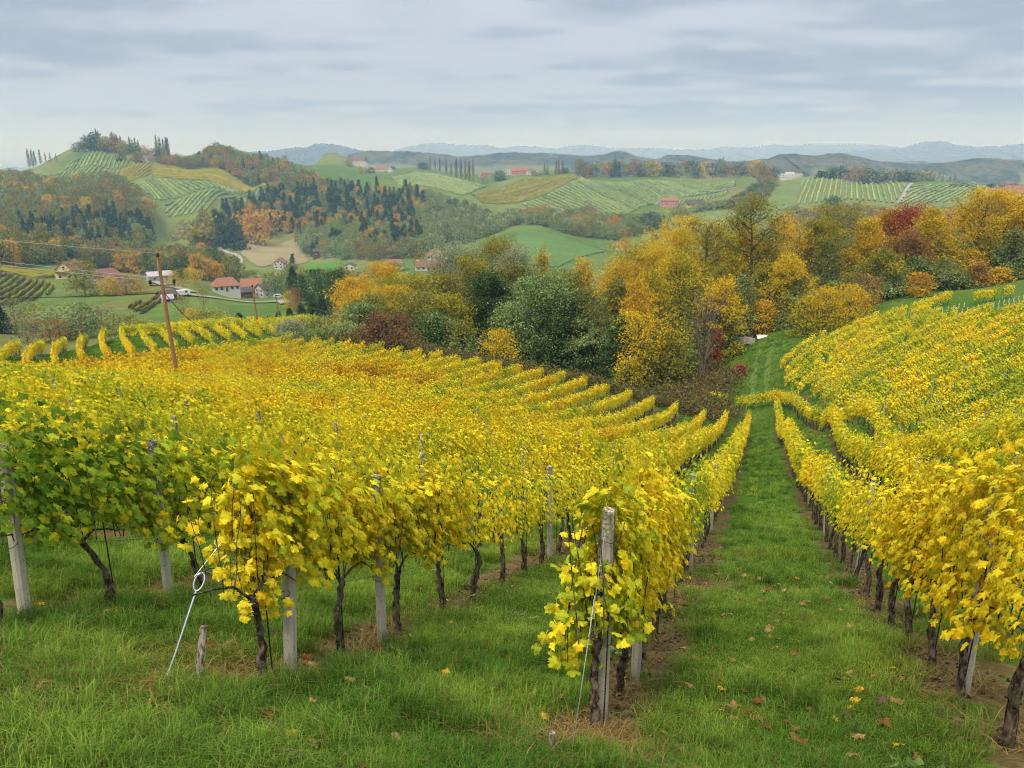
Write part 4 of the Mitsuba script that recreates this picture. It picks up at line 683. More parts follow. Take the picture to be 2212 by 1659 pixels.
def tone_words(a, b):
    A, B = TONE_WORD[int(round(a))], TONE_WORD[int(round(min(b, 14)))]
    return A if A == B else A + ' and ' + B

ORD = ['first', 'second', 'third', 'fourth', 'fifth', 'sixth', 'seventh', 'eighth', 'ninth', 'tenth', 'eleventh', 'twelfth']
def nth(n):
    return ORD[n - 1] if n <= 12 else '%d%s' % (n, 'th' if n % 100 in (11, 12, 13) else {1: 'st', 2: 'nd', 3: 'rd'}.get(n % 10, 'th'))

# --- the wood at the foot of the vineyard: every tree its own
count = {}
near_sorted = sorted(NEAR_TREES, key=lambda t: t[0] / t[1])
for q, (x, y, h, cw, kind, t0, t1) in enumerate(near_sorted):
    rng = np.random.default_rng(1000 + q)
    cw *= 1.12
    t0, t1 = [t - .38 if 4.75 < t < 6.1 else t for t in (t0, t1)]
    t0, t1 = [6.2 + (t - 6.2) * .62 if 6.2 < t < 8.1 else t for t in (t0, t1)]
    area = h * cw
    leaf = .30 if kind not in ('shrub', 'bare') else .24
    if kind == 'willow': leaf = .27
    n = int(np.clip(area * 140, 1200, 19000))
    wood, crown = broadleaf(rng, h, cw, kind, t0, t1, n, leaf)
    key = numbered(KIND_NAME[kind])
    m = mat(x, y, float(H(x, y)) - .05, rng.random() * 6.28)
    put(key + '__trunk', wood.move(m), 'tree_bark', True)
    if crown.n:
        put(key + '__crown', crown.move(m), 'foliage')
    left = q
    where = 'at the left end of the near wood' if x / y < -.12 else 'in the left of the near wood' if x / y < .05 else 'in the centre of the near wood' if x / y < .25 else 'in the right of the near wood' if x / y < .42 else 'at the right end of the near wood'
    size = 'tall ' if h > 15 else 'low ' if h < 5 else ''
    txt = '%s%s %s %s' % (size, tone_words(t0, t1), KIND_WORD[kind], where)
    c = count[txt] = count.get(txt, 0) + 1
    if c > 1:
        txt += ', ' + ORD[c - 1] + ' such'
    w_ = txt.split()
    if len(w_) > 16: txt = txt.replace(size, '').replace(' of the near wood', ' of the wood').replace('at the right end', 'at right end').replace('at the left end', 'at left end').replace('in the', 'in')
    tag(key, txt, 'shrub' if kind == 'shrub' else 'tree', 'trees of the near wood')

# --- low-cost trees for the valley and the hills
FAR = {}
def far_kind(kind, tone, var=0):
    """A shapegroup with trunk and crown, 10 m high and 10 m wide, for this habit and leaf tone."""
    tone = round(tone * 2.5) / 2.5
    key = 'kit_%s_%02d' % (kind, round(tone * 10)) + ('' if not var else '_v%d' % var)
    if key not in FAR:
        FAR[key] = 1
        rng = np.random.default_rng(abs(hash(key)) % 99991 if False else sum(ord(c) * (i + 7) for i, c in enumerate(key)))
        if kind == 'conifer':
            wood, crown = conifer(rng, 10, 10, tone, 420, 1.5)
        elif kind == 'poplar':
            wood, crown = poplar(rng, 10, 10, tone, 300, 1.3)
        else:
            wood, crown = broadleaf(rng, 10, 10, kind, tone - .25, tone + .35, 560 if kind != 'shrub' else 380, 1.15, 4, 3)
        shapes = {'trunk': wood.ply('tree_bark')}
        if crown.n: shapes['crown'] = crown.ply('foliage')
        grp(key, **shapes)
    return key

def tree_matrix(x, y, h, cw, rz, lift=-.15):
    m = mat(x, y, float(H(x, y)) + lift, rz, cw / 10., h / 10.)
    return m

mid = {}
def mid_kind(kind, tone):
    """A finer shapegroup, for the trees of the valley floor."""
    key = 'kit_fine_%s_%02d' % (kind, round(tone * 5) * 2)
    if key not in mid:
        mid[key] = 1
        rng = np.random.default_rng(sum(ord(c) * (i + 5) for i, c in enumerate(key)))
        if kind == 'conifer':
            wood, crown = conifer(rng, 10, 10, tone, 1500, .9)
        else:
            wood, crown = broadleaf(rng, 10, 10, kind, tone - .3, tone + .35, 1500, .62, 4, 4)
        shapes = {'trunk': wood.ply('tree_bark')}
        if crown.n: shapes['crown'] = crown.ply('foliage')
        grp(key, **shapes)
    return key

def region(x, y):
    a, r = math.degrees(math.atan2(x, y)), math.hypot(x, y)
    side = 'far left' if a < -27 else 'left' if a < -16 else 'left centre' if a < -5 else 'centre' if a < 7 else 'right centre' if a < 18 else 'right'
    dep = 'just below the vineyard' if r < 260 else 'on the valley floor' if r < 520 else 'on the far side of the valley' if r < 800 else 'on the hillside' if r < 1120 else 'along the hill crest'
    return dep + ', ' + side

rng = np.random.default_rng(7)
VAL = {}
for x, y, h, cw, kind, t in VALLEY_TREES:
    r = math.hypot(x, y)
    key = numbered(KIND_NAME[kind])
    k = (mid_kind if r < 480 else far_kind)(kind, t)
    inst(key, k, tree_matrix(x, y, h * 1.02, cw * 1.15, rng.random() * 6.28))
    txt = '%s %s %s' % (TONE_WORD[int(round(t))], KIND_WORD[kind], region(x, y))
    VAL.setdefault(txt, []).append((x / y, key)); tag(key, txt, 'shrub' if kind == 'shrub' else 'tree', 'trees of the valley and hills')
def number_them(groups):
    for txt, l in groups.items():
        if 1 < len(l) <= 40:
            for i, (_, key) in enumerate(sorted(l)):
                labels[key]['label'] = '%s, %s such from left' % (txt, nth(i + 1))
number_them(VAL)
VAL = {}
for x, y, h in POPLARS:
    key = numbered('poplar_tree')
    inst(key, far_kind('poplar', [4.4, 4, 4.8, 11.2][int(rng.random() * 4)]), tree_matrix(x, y, h * 1.05, max(h * .26, 3.2), rng.random() * 6.28))
    txt = 'tall narrow poplar ' + region(x, y)
    VAL.setdefault(txt, []).append((x / y, key)); tag(key, txt, 'tree', 'slim poplars')

number_them(VAL)

# --- the woods on the hills
def wood_mix(name, x, y, r):
    """(habit, tone, height, width) of a tree of the wood at this place."""
    q = meshkit.noise(np.array([x / 70., y / 70., 3.])) ; w = meshkit.noise(np.array([x / 32., y / 32., 9.]))
    z = rng.random()
    dx = math.degrees(math.atan2(x, y))
    if name == 'left_slope':
        low = r < 900 and dx > -32.5
        if low and z < .74: return 'conifer', [.6, 1.0][int(z * 9) % 2], rng.uniform(17, 24), rng.uniform(8, 10)
        t = [8.6, 6.8, 4.4, 4.0, 4.2, 2.2, 4.0, 4.3, 8.0, 2.4][int(np.clip((q * .7 + .5 * z - .1) * 10, 0, 9))]
        return 'round', t, rng.uniform(13, 18), rng.uniform(11, 15)
    if name == 'lower_left':
        t = [8.2, 1.8, 4.2, 2.2, 4.0, 4.2, 4.0, 1.8, 7.6, 9][int(np.clip((q * .5 + z * .6) * 10, 0, 9))]
        return 'round', t, rng.uniform(11, 15), rng.uniform(10, 13)
    if name == 'center':
        if r > 1120 or dx < -21:
            t = [8.6, 7.2, 4.4, 4.2, 4.4, 2.2, 4.2, 8.0, 4.6, 8.8][int(np.clip((q * .5 + z * .6) * 10, 0, 9))]
            if z > .86: return 'conifer', .6, rng.uniform(15, 20), rng.uniform(8, 10)
            return 'round', t, rng.uniform(12, 17), rng.uniform(11, 14)
        if dx > -6.5 and r > 730: return ('round', [3, 3.2, 3.6, 2.6][int(z * 4)], rng.uniform(12, 16), rng.uniform(10, 13)) if z < .9 else ('round', 1.4, 14, 11)
        if -11.5 < dx < -8.2 and r < 730: return 'sparse' if z < .5 else 'round', [11, 11, 9, 4.2, 4][int(z * 5)], rng.uniform(9, 13), rng.uniform(9, 12)
        if dx > -8.2 and r < 730: return 'round', [4, 3, 2.4, 4.2, 11][int(z * 5)], rng.uniform(9, 13), rng.uniform(9, 12)
        if -18 < dx < -11 and r < 860 and w > .36: return 'round', [3, 3.2, 2.6][int(z * 3)], rng.uniform(12, 15), rng.uniform(10, 12)
        if z < .46: return 'conifer', [.6, .9, 1.2][int(z * 4) % 3], rng.uniform(16, 24), rng.uniform(10, 13)
        return 'round', [7, 3, 4.2, 7.6, 3, 2.4, 1.8][int((z - .46) / .5401 * 7)], rng.uniform(12, 16), rng.uniform(8, 11)
    if name == 'belt':
        return 'round', [3, 3.4, 2.6, 4, 8.2, 2.2, 3][int(z * 7)], rng.uniform(10, 15), rng.uniform(10, 13)
    if name == 'gully':
        return 'round', [1.6, 4, 4.2, 2][int(z * 4)], rng.uniform(7, 11), rng.uniform(8, 11)
    return 'round', [4.4, 4.8, 4.2, 7, 4.6, 4, 8][int(z * 7)], rng.uniform(7, 10), rng.uniform(10, 13)

WOOD_TEXT = {'left_slope': 'wood on the left slope', 'lower_left': 'belt behind the yellow house', 'center': 'wooded hill left of centre',
             'belt': 'tree belt below the middle hill', 'gully': 'scrubby gully left of the pasture', 'right_belt': 'trees behind the near wood'}
stand = []
for nm, poly in WOODS.items():
    p = np.array(poly); x0, y0 = p.min(0); x1, y1 = p.max(0)
    st = 10.4 if nm in ('center', 'left_slope') else 8.0
    gx, gy = np.meshgrid(np.arange(x0, x1, st), np.arange(y0, y1, st))
    gx = (gx + rng.uniform(-3.6, 3.6, gx.shape)).ravel(); gy = (gy + rng.uniform(-3.6, 3.6, gy.shape)).ravel()
    ok = inside(p, gx, gy)
    for x, y in zip(gx[ok], gy[ok]):
        stand.append((math.hypot(x, y), x, y, nm))
stand.sort()
VAL = {}
# those hidden by the ground in front are left out
stand_n = {'b': 0, 'c': 0}
far_n = 0
for r, x, y, nm in stand:
    kind, t, h, cw = wood_mix(nm, x, y, r)
    k = far_kind(kind, t, int(rng.integers(3)))
    m = tree_matrix(x, y, h * rng.uniform(.78, 1.15), cw * rng.uniform(.75, 1.08), rng.random() * 6.28, -.3)
    c = 'c' if kind == 'conifer' else 'b'
    stand_n[c] += 1
    if stand_n[c] <= (150 if c == 'b' else 200):
        key = numbered('spruce_tree' if c == 'c' else 'broadleaf_tree')
        inst(key, k, m)
        txt = '%s %s in the %s' % (TONE_WORD[int(round(t))], KIND_WORD[kind], WOOD_TEXT[nm])
        VAL.setdefault(txt, []).append((x / y, key)); tag(key, txt, 'tree', 'trees of the ' + WOOD_TEXT[nm])
    else:
        far_n += 1
        inst('woodland__%04d' % far_n, k, m)
number_them(VAL)
tag('woodland', 'mixed autumn woods covering the hillsides beyond the valley', 'wood', kind='stuff')
# ---------------------------------------------------------------- houses, vehicles, poles, fences
SPOT = {k: (x, y) for k, x, y in HOUSE_SPOTS}

def house(at_, name, L, W, hw, hr, yaw, style, wall, roof, txt, nf=3, ns=2, floors=1, chimney=True, gable=None, door=True, group=None, over=.5, dx=0, dy=0, sub=True):
    """A house with the long side (local -y) turned to the valley; gable or hipped roof with thickness and overhang."""
    x, y = SPOT[at_]; x += dx; y += dy
    rz = math.atan2(-x, y) + yaw * DEG
    c, s = math.cos(rz), math.sin(rz)
    zc = [float(H(x + c * a - s * b, y + s * a + c * b)) for a in (-L / 2, L / 2) for b in (-W / 2, W / 2)]
    z0 = max(zc) if True else 0
    m = mat(x, y, z0, rz)
    key = numbered(name)
    far = math.hypot(x, y) > 900
    b = MB(wall); low = min(zc) - z0 - .5
    b.box((0, 0, (hw + low) / 2), (L, W, hw - low))
    if style == 'gable':
        for e in (-1, 1):
            xe = e * (L / 2 - .002)
            v = [(xe, -W / 2, hw), (xe, W / 2, hw), (xe, 0, hw + hr), (xe - e * .3, -W / 2, hw), (xe - e * .3, W / 2, hw), (xe - e * .3, 0, hw + hr)]
            f = [(0, 1, 2), (3, 5, 4), (0, 2, 5), (0, 5, 3), (1, 4, 5), (1, 5, 2)]
            b.add(v, f, np.tile([gable if gable is not None else wall, .5], (6, 1)))
    put(key + '__wall', b.move(m), 'built')
    r = MB(roof); th = .28; o = over
    if style == 'flat':
        r.box((0, 0, hw + .15), (L + .4, W + .4, .3))
    else:
        k = 0 if style == 'gable' else W / 2 * .8
        drop = o * hr / (W / 2)
        A = [(-L / 2 - o, -W / 2 - o, hw - drop), (L / 2 + o, -W / 2 - o, hw - drop), (L / 2 + o, W / 2 + o, hw - drop), (-L / 2 - o, W / 2 + o, hw - drop), (-L / 2 - o + k, 0, hw + hr), (L / 2 + o - k, 0, hw + hr)]
        A = np.array(A); B = A + [0, 0, th]
        q = [(0, 1, 5), (0, 5, 4), (2, 3, 4), (2, 4, 5), (3, 0, 4), (1, 2, 5)]
        if style == 'gable': q = q[:4]
        v = np.vstack([A, B]); f = [(a + 6, b_ + 6, c_ + 6) for a, b_, c_ in q] + [(a, c_, b_) for a, b_, c_ in q]
        rim = [(0, 1), (1, 5), (5, 2), (2, 3), (3, 4), (4, 0)] if style == 'gable' else [(0, 1), (1, 2), (2, 3), (3, 0)]
        for a, d in rim: f += [(a, d, d + 6), (a, d + 6, a + 6)]
        r.add(v, np.array(f))
    put(key + '__roof', r.move(m), 'built')
    if chimney and style != 'flat':
        ch = MB(RED_TILE if wall != CREAM else WHITE); ch.box((L * .18, W * .08, hw + hr + .2), (.6, .6, 1.9)); ch.box((L * .18, W * .08, hw + hr + 1.2), (.75, .75, .12))
        put(key + '__roof__chimney', ch.move(m), 'built')
    n = 0
    def window(cx, cy, cz, w, h, face):
        nonlocal n
        kk = key + '__window' + ('' if n == 0 else '_%03d' % n); n += 1
        fx, fy = (w, .16) if face in 'fb' else (.16, w)
        fr = MB(BRIGHT if wall != BRIGHT else GREY); fr.box((cx, cy, cz), (fx + (.22 if face in 'fb' else -.06), fy + (-.06 if face in 'fb' else .22), h + .22))
        put(kk + ('__frame' if not far else ''), fr.move(m), 'built') if not far else None
        pn = MB(PANE); pn.box((cx, cy, cz), (fx, fy, h))
        put(kk, pn.move(m), 'built')
    fh = hw / floors
    for fl in range(floors):
        for i in range(nf):
            if door and fl == 0 and i == nf // 2: continue
            window((i + .5) / nf * L - L / 2, -W / 2 - .02, fl * fh + fh * .55, min(1.3, L / nf * .5), min(1.4, fh * .5), 'f')
        for i in range(ns):
            for e in (-1, 1):
                window(e * (L / 2 + .02), (i + .5) / ns * W - W / 2, fl * fh + fh * .55, min(1.2, W / ns * .45), min(1.4, fh * .5), 's')
    if style == 'gable' and hr > 2.4 and ns:
        for e in (-1, 1): window(e * (L / 2 + .02), 0, hw + hr * .32, 1.2, 1.2, 's')
    if door:
        dr_ = MB(DARK_WOOD); cx = (nf // 2 + .5) / max(nf, 1) * L - L / 2
        dr_.box((cx, -W / 2 - .02, 1.05), (1.2, .16, 2.1)); put(key + '__door', dr_.move(m), 'built')
    tag(key, txt, 'house' if 'house' in name else 'barn' if 'barn' in name else 'building', group)
    return key, m

house('farm_long', 'farm_house', 12.6, 7.5, 3.0, 3.4, 8, 'hip', WHITE, RED_TILE, 'long white farmhouse with a hipped orange red tile roof', nf=5, ns=1)
house('farm_barn', 'farm_barn', 11, 8.5, 3.2, 4.0, -4, 'gable', DARK_WOOD, RED_TILE, 'dark timber barn with a big orange roof behind the long farmhouse', nf=2, ns=0, door=True)
k_, m_ = house('farm_white', 'farm_house', 9.6, 8, 4.4, 2.4, 32, 'gable', WHITE, DARK_TILE, 'white farmhouse with dark brown gabled roof on the right of the farm', nf=2, ns=2, floors=2)
dm = MB(BROWN_TILE); dm.prism([(-2.2, 0), (2.2, 0), (0, 1.5)], 0, 4.0); R_ = np.array([[1, 0, 0, 0], [0, 0, -1, 0], [0, 1, 0, 0], [0, 0, 0, 1.]])
dm.move(R_).move(mat(1.5, 1.5, 5.6)).move(m_); put(k_ + '__roof__dormer', dm, 'built')
house('shed', 'open_shed', 7, 6, 2.6, 1.9, 15, 'gable', DARK_WOOD, DARK_TILE, 'low dark open shed between the farm buildings', nf=1, ns=0, chimney=False, door=False, dx=-1)
k_, m_ = house('left_house', 'hill_house', 13, 9.5, 4.6, 4.2, 62, 'gable', YELLOW, BROWN_TILE, 'pale yellow house with brown red roof and timber balcony at the left', nf=3, ns=2, floors=2, gable=YELLOW)
bl = MB(DARK_WOOD); bl.box((-7.2, 0, 3.1), (1.3, 7.5, .18)); bl.box((-7.8, 0, 3.65), (.12, 7.5, .95)); put(k_ + '__balcony', bl.move(m_), 'built')
house('left_barn', 'hill_barn', 13, 8.5, 3.4, 3.2, 12, 'hip', WHITE, BROWN_TILE, 'white and dark barn with brown tile roof right of the yellow house', nf=3, ns=1)
house('grey_shed', 'metal_shed', 12, 8, 2.6, 1.8, 10, 'gable', GREY, GREY, 'low shed with pale grey metal roof behind the electric pole', nf=2, ns=0, chimney=False)
house('white_small', 'white_house', 9, 8, 4.8, 3.0, 68, 'gable', WHITE, BROWN_TILE, 'small white house with brown roof below the tan field', nf=2, ns=2, floors=2)
house('hut', 'cream_house', 9, 8, 3.4, 2.0, 80, 'gable', CREAM, DARK_TILE, 'cream bungalow with black gabled roof', nf=2, ns=2)
k_, m_ = house('villa', 'villa_house', 11.5, 9, 6.4, 3.6, -4, 'hip', CREAM, RED_TILE, 'cream villa with red hipped roof and front gable', nf=4, ns=3, floors=2, over=.7)
g = MB(CREAM); g.prism([(-2.6, 0), (2.6, 0), (0, 3.0)], -.02, 4.6); g.move(R_).move(mat(0, -4.52 + 4.6 - 4.55 + 4.5, 6.3)).move(m_); put(k_ + '__gable', g, 'built')
g = MB(RED_TILE)
for e in (-1, 1):
    v = np.array([(0, -5.3, 9.55), (e * 3.3, -5.3, 5.9), (e * 3.3, -.5, 5.9), (0, -.5, 9.55)]); v = np.vstack([v, v + [0, 0, .28]])
    g.add(v, [(4, 5, 6, 7), (0, 3, 2, 1), (0, 1, 5, 4), (1, 2, 6, 5), (2, 3, 7, 6), (3, 0, 4, 7)])
put(k_ + '__roof__gable_roof', g.move(m_), 'built')
house('villa_low', 'low_house', 18, 8, 3, 3.4, 6, 'gable', WHITE, BROWN_TILE, 'low house with long brown roof in front of the villa', nf=5, ns=1)
house('small_red', 'red_roof_house', 11, 8, 3, 3.2, 0, 'gable', WHITE, RED_TILE, 'small house with red roof half hidden by orange trees', nf=3, ns=1)
house('barn_dark', 'timber_barn', 10, 8, 4.6, 2.2, 8, 'gable', DARK_WOOD, DARK_TILE, 'red brown timber barn at the foot of the wooded hill', nf=2, ns=0, chimney=False)
house('hilltop', 'hilltop_house', 14, 10, 4, 4.2, 40, 'gable', WHITE, BROWN_TILE, 'house with pinkish brown roof on the left hilltop', nf=3, ns=2)
house('poplar_farm', 'ridge_farm_house', 32, 11, 3.4, 4.6, 4, 'gable', WHITE, RED_TILE, 'long low farmhouse with orange roof on the ridge left of the poplars', nf=7, ns=1, chimney=False)
house('poplar_farm2', 'ridge_farm_house', 15, 10, 4, 4, 60, 'gable', WHITE, DARK_TILE, 'white gabled house beside the long orange roof', nf=3, ns=2)
house('hamlet1', 'hamlet_house', 18, 10, 3.6, 3.6, 8, 'gable', WHITE, BROWN_TILE, 'hamlet house with brown roof left of the slim poplars', nf=4, ns=1, chimney=False)
house('hamlet2', 'hamlet_house', 24, 11, 4.4, 4.0, 0, 'gable', WHITE, BROWN_TILE, 'wide white hamlet house in the middle of the poplar group', nf=6, ns=1, chimney=False)
house('hamlet3', 'hamlet_house', 14, 11, 7, 4, 80, 'gable', WHITE, DARK_TILE, 'tall white gabled hamlet house', nf=3, ns=2, floors=2, chimney=False)
house('red1', 'pink_house', 13, 9, 5, 3.4, 70, 'gable', WHITE, RED_TILE, 'small red roofed house left of the pink house', nf=2, ns=2, chimney=False)
house('pink_left', 'pink_house', 17, 10, 6.4, 3.0, 6, 'hip', PINK, RED_TILE, 'three storey pink house right of the poplar row', nf=4, ns=2, floors=2, chimney=False)
house('pink1', 'pink_house', 15, 12, 5.6, 5.6, 78, 'gable', WHITE, RED_TILE, 'white gabled house with red roof on the middle hill crest', nf=3, ns=3, floors=2, chimney=False)
house('pink2', 'pink_house', 27, 11, 6.2, 5, 0, 'gable', PINK, RED_TILE, 'long pink house with red roof on the middle hill crest', nf=8, ns=2, floors=2, chimney=False)
house('white1', 'crest_house', 12, 9, 4, 4, 62, 'gable', WHITE, BROWN_TILE, 'small white gabled house right of the pink house', nf=2, ns=1, chimney=False)
house('white2', 'crest_house', 11, 8, 3.4, 2.6, 10, 'gable', WHITE, GREY, 'low white house on the crest with grey roof', nf=3, ns=1, chimney=False)
k_, m_ = house('white_modern', 'modern_house', 28, 12, 7.2, 2, 6, 'flat', BRIGHT, BRIGHT, 'white modern house with flat terraces on the right ridge', nf=8, ns=2, floors=2, chimney=False)
u_ = MB(BRIGHT); u_.box((5, 2, 9.0), (14, 8, 3.2)); put(k_ + '__upper_floor', u_.move(m_), 'built')
house('ridge_dark', 'ridge_house', 18, 11, 8, 4, 6, 'gable', WHITE, DARK_TILE, 'house with dark roof behind the white modern house', nf=4, ns=2, floors=2, dx=4)
house('ridge_brown', 'ridge_house', 15, 10, 4.4, 4.6, 4, 'gable', YELLOW, BROWN_TILE, 'yellow house with brown roof left of the white modern house', nf=3, ns=2)
house('shell', 'new_house', 21, 10, 6.0, 3.2, -4, 'gable', PINK, RED_TILE, 'new pink and white building with open front on the slope', nf=6, ns=1, floors=2, chimney=False)
house('dark_long', 'slope_house', 22, 9, 3.4, 4.4, 12, 'gable', OCHRE, DARK_TILE, 'long house with slate grey roof right of the new pink building', nf=4, ns=2, gable=WHITE)
house('field_shed', 'field_shed', 15, 6, 2.2, .9, 0, 'gable', DARK_WOOD, DARK_TILE, 'dark low field shed on the pasture', nf=2, ns=0, chimney=False)
k_, m_ = house('big_red', 'estate_house', 34, 13, 5, 8, 2, 'hip', CREAM, RED_TILE, 'big house with wide orange red roof and dormers at the right edge', nf=8, ns=2, floors=1)
for i, q in enumerate((-8, 0, 8)):
    g = MB(CREAM); g.prism([(-1.5, 0), (1.5, 0), (1.5, 1.2), (0, 2.4), (-1.5, 1.2)], 0, 3.2); g.move(R_).move(mat(q, -1.6, 6.2)).move(m_)
    put(k_ + '__roof__dormer' + ('' if i == 0 else '_%03d' % i), g, 'built')
house('big_red2', 'estate_house', 24, 11, 4, 5, 6, 'gable', CREAM, RED_TILE, 'lower orange roofed house left of the big house', nf=5, ns=1)
house('roof_behind', 'red_roof_house', 12, 8, 3.2, 3.4, 0, 'gable', WHITE, RED_TILE, 'red roof showing just behind the near wood', nf=2, ns=1)
house('kiosk', 'crest_hut', 5, 5, 2.2, 2.2, 0, 'hip', DARK_WOOD, RED_TILE, 'tiny hut with red tent roof on the hill crest', nf=1, ns=0, chimney=False)
house('tent', 'garden_hut', 3.6, 3, 1.9, 1.1, 10, 'gable', GREY, GREY, 'little grey hut with pale roof by the lane', nf=1, ns=0, chimney=False, door=False)
house('garage', 'dark_hut', 6, 5, 2.4, 1.4, 20, 'gable', DARK_WOOD, DARK_TILE, 'dark hut under the trees beyond the shrubs', nf=1, ns=0, chimney=False)

def car(at_, name, col, txt, cat, L=4.4, Wd=1.8, hb=.85, hc=1.5, yaw=0, dx=0, dy=0, van=False):
    x, y = SPOT[at_]; x += dx; y += dy
    m = mat(x, y, float(H(x, y)) + .62, math.atan2(-x, y) + yaw * DEG)
    key = numbered(name)
    if van: prof = [(-L / 2, .28), (L / 2, .28), (L / 2, 1.1), (L / 2 - .7, 1.35), (L / 2 - 1.1, hc), (-L / 2, hc)]
    else: prof = [(-L / 2, .28), (L / 2, .28), (L / 2, .72), (L / 2 - 1.0, hb), (L / 2 - 1.6, hc), (-L / 2 + .7, hc), (-L / 2 + .1, hb)]
    side = lambda p, w, t: MB(t).prism(p, -w / 2, w / 2).move(np.array([[1, 0, 0, 0], [0, 0, -1, 0], [0, 1, 0, 0], [0, 0, 0, 1.]]))
    put(key + '__body', side(prof, Wd, col).move(m), 'built')
    gl = [(-L / 2 + .5, hb + .05), (L / 2 - 1.15, hb + .05), (L / 2 - 1.65, hc - .1), (-L / 2 + .85, hc - .1)] if not van else [(L / 2 - 1.9, 1.2), (L / 2 - .7, 1.2), (L / 2 - 1.1, hc - .2), (L / 2 - 1.9, hc - .2)]
    put(key + '__window', side(gl, Wd + .03, PANE).move(m), 'built')
    for i, (a, b) in enumerate(((-L * .31, -Wd / 2), (L * .31, -Wd / 2), (-L * .31, Wd / 2), (L * .31, Wd / 2))):
        wv = MB(PANE).prism([(.32 * math.cos(t), .32 * math.sin(t)) for t in np.arange(12) * math.pi / 6], -.12, .12).move(np.array([[1, 0, 0, 0], [0, 0, -1, 0], [0, 1, 0, 0], [0, 0, 0, 1.]])).move(mat(a, b, .3)).move(m)
        put(key + '__wheel' + ('' if i == 0 else '_%03d' % i), wv, 'built')
    tag(key, txt, cat)

car('caravan', 'parked_van', BRIGHT, 'white van parked left of the long farmhouse', 'van', 5.2, 2, 1.1, 2.2, 0, van=True)
car('car1', 'parked_car', BRIGHT, 'white car in front of the white farmhouse', 'car', dx=3)
car('car2', 'parked_car', CAR_RED, 'red car in the farmyard', 'car', dx=4, dy=-4)
car('camper', 'camper_van', BRIGHT, 'white camper van beside the timber barn', 'camper', 7, 2.4, 1.2, 3.0, 5, van=True)

# small digger by the villa
x, y = SPOT['excavator']; m = mat(x, y, float(H(x, y)), math.atan2(-x, y))
key = numbered('digger')
put(key + '__body', MB(OCHRE).box((-1, 0, 1.5), (2.4, 1.8, 1.4), bevel=.1).move(m), 'built')
put(key + '__track', MB(PANE).box((-1, 0, .4), (3, 2.1, .75), bevel=.2).move(m), 'built')
put(key + '__arm', MB(OCHRE).tube([[0, 0, 1.6], [1.8, 0, 3.4], [3.4, 0, 2.6], [4.2, 0, .9]], [.22, .2, .16, .1], 6).move(m), 'built')
put(key + '__bucket', MB(DARK_TILE).box((4.2, 0, .6), (.9, .9, .7)).move(m), 'built')
tag(key, 'small yellow digger on the grass left of the villa', 'digger')
# slender tower on the right ridge
x, y = SPOT['silo']; m = mat(x, y, float(H(x, y)))
key = numbered('tower')
put(key + '__shaft', MB(WHITE).tube([[0, 0, 0], [0, 0, 22]], [1.1, .9], 8).move(m), 'built')
put(key + '__platform', MB(GREY).box((0, 0, 22.5), (9, 3, 1.0)).move(m), 'built')
tag(key, 'slender pale tower with a wider top on the right ridge', 'tower')

# --- electric poles and wires
def pole(x, y, top, arm, txt):
    g = float(H(x, y)); key = numbered('electric_pole')
    put(key + '__pole', MB(POLE).tube([[x + .35, y, g - .3], [x + .12, y, (g + top) / 2], [x, y, top]], [.15, .125, .10], 10), 'built', True)
    def ins(n, px, py, pz):
        t = MB(PANE).tube([[px, py, pz - .16], [px, py, pz - .1], [px, py, pz], [px, py, pz + .10], [px, py, pz + .14]], [.04, .12, .09, .12, .05], 8)
        put(key + '__insulator' + ('' if n == 0 else '_%03d' % n), t, 'built', True)
    ins(0, x, y, top + .14)
    if arm:
        az = top - arm
        put(key + '__crossarm', MB(DARK_TILE).tube([[x - .78, y - .1, az], [x + .9, y + .1, az + .04]], [.05, .05], 6), 'built', True)
        br = MB(GREY).tube([[x - .02, y - .12, top - .2], [x - .04, y - .12, top - 1.2]], [.035, .035], 5); put(key + '__bracket', br, 'built')
        ins(1, x - .72, y - .1, az + .24); ins(2, x + .84, y + .1, az + .28)
    tag(key, txt, 'pole', 'wooden electric poles')

pole(-24.15, 52.1, -4.75, 1.95, 'tall brown wooden electric pole rising out of the vineyard')
pole(-35.3, 102.7, -15.0, 0, 'second brown wooden pole, in front of the farm')
pole(-46.6, 148.7, -24.2, 0, 'third and most distant wooden pole, before the dark spruces')

def wire(a, b, sag, rad, txt):
    t = np.linspace(0, 1, 40); a, b = np.array(a, float), np.array(b, float)
    p = a + (b - a) * t[:, None]; p[:, 2] -= sag * 4 * t * (1 - t)
    key = numbered('electric_wire'); put(key, MB(GREY if rad < .025 else PANE).tube(p, rad, 5), 'built'); tag(key, txt, 'wire', 'overhead wires')
wire((-24.15, 52.1, -4.5), (-118, 80, 4.6), 1.6, .013, 'uppermost thin wire running left from the pole top')
wire((-24.87, 52.0, -6.35), (-119, 79.5, 3.2), 1.5, .012, 'thin wire running left from the left end of the crossarm')
wire((-23.31, 52.2, -6.3), (-117, 81, 3.0), 1.5, .012, 'thin wire running left from the right end of the crossarm')
wire((-24.05, 52.0, -7.2), (-92, 70, -6.0), 1.9, .03, 'thick dark cable sagging to the left of the pole')
wire((-23.95, 52.0, -7.25), (-47, 118, -23.0), 1.6, .03, 'dark cable sagging down to the right behind the pole')
wire((-35.2, 102.7, -15.2), (-20, 122, -24), .8, .012, 'thin wire dropping right from the second pole')

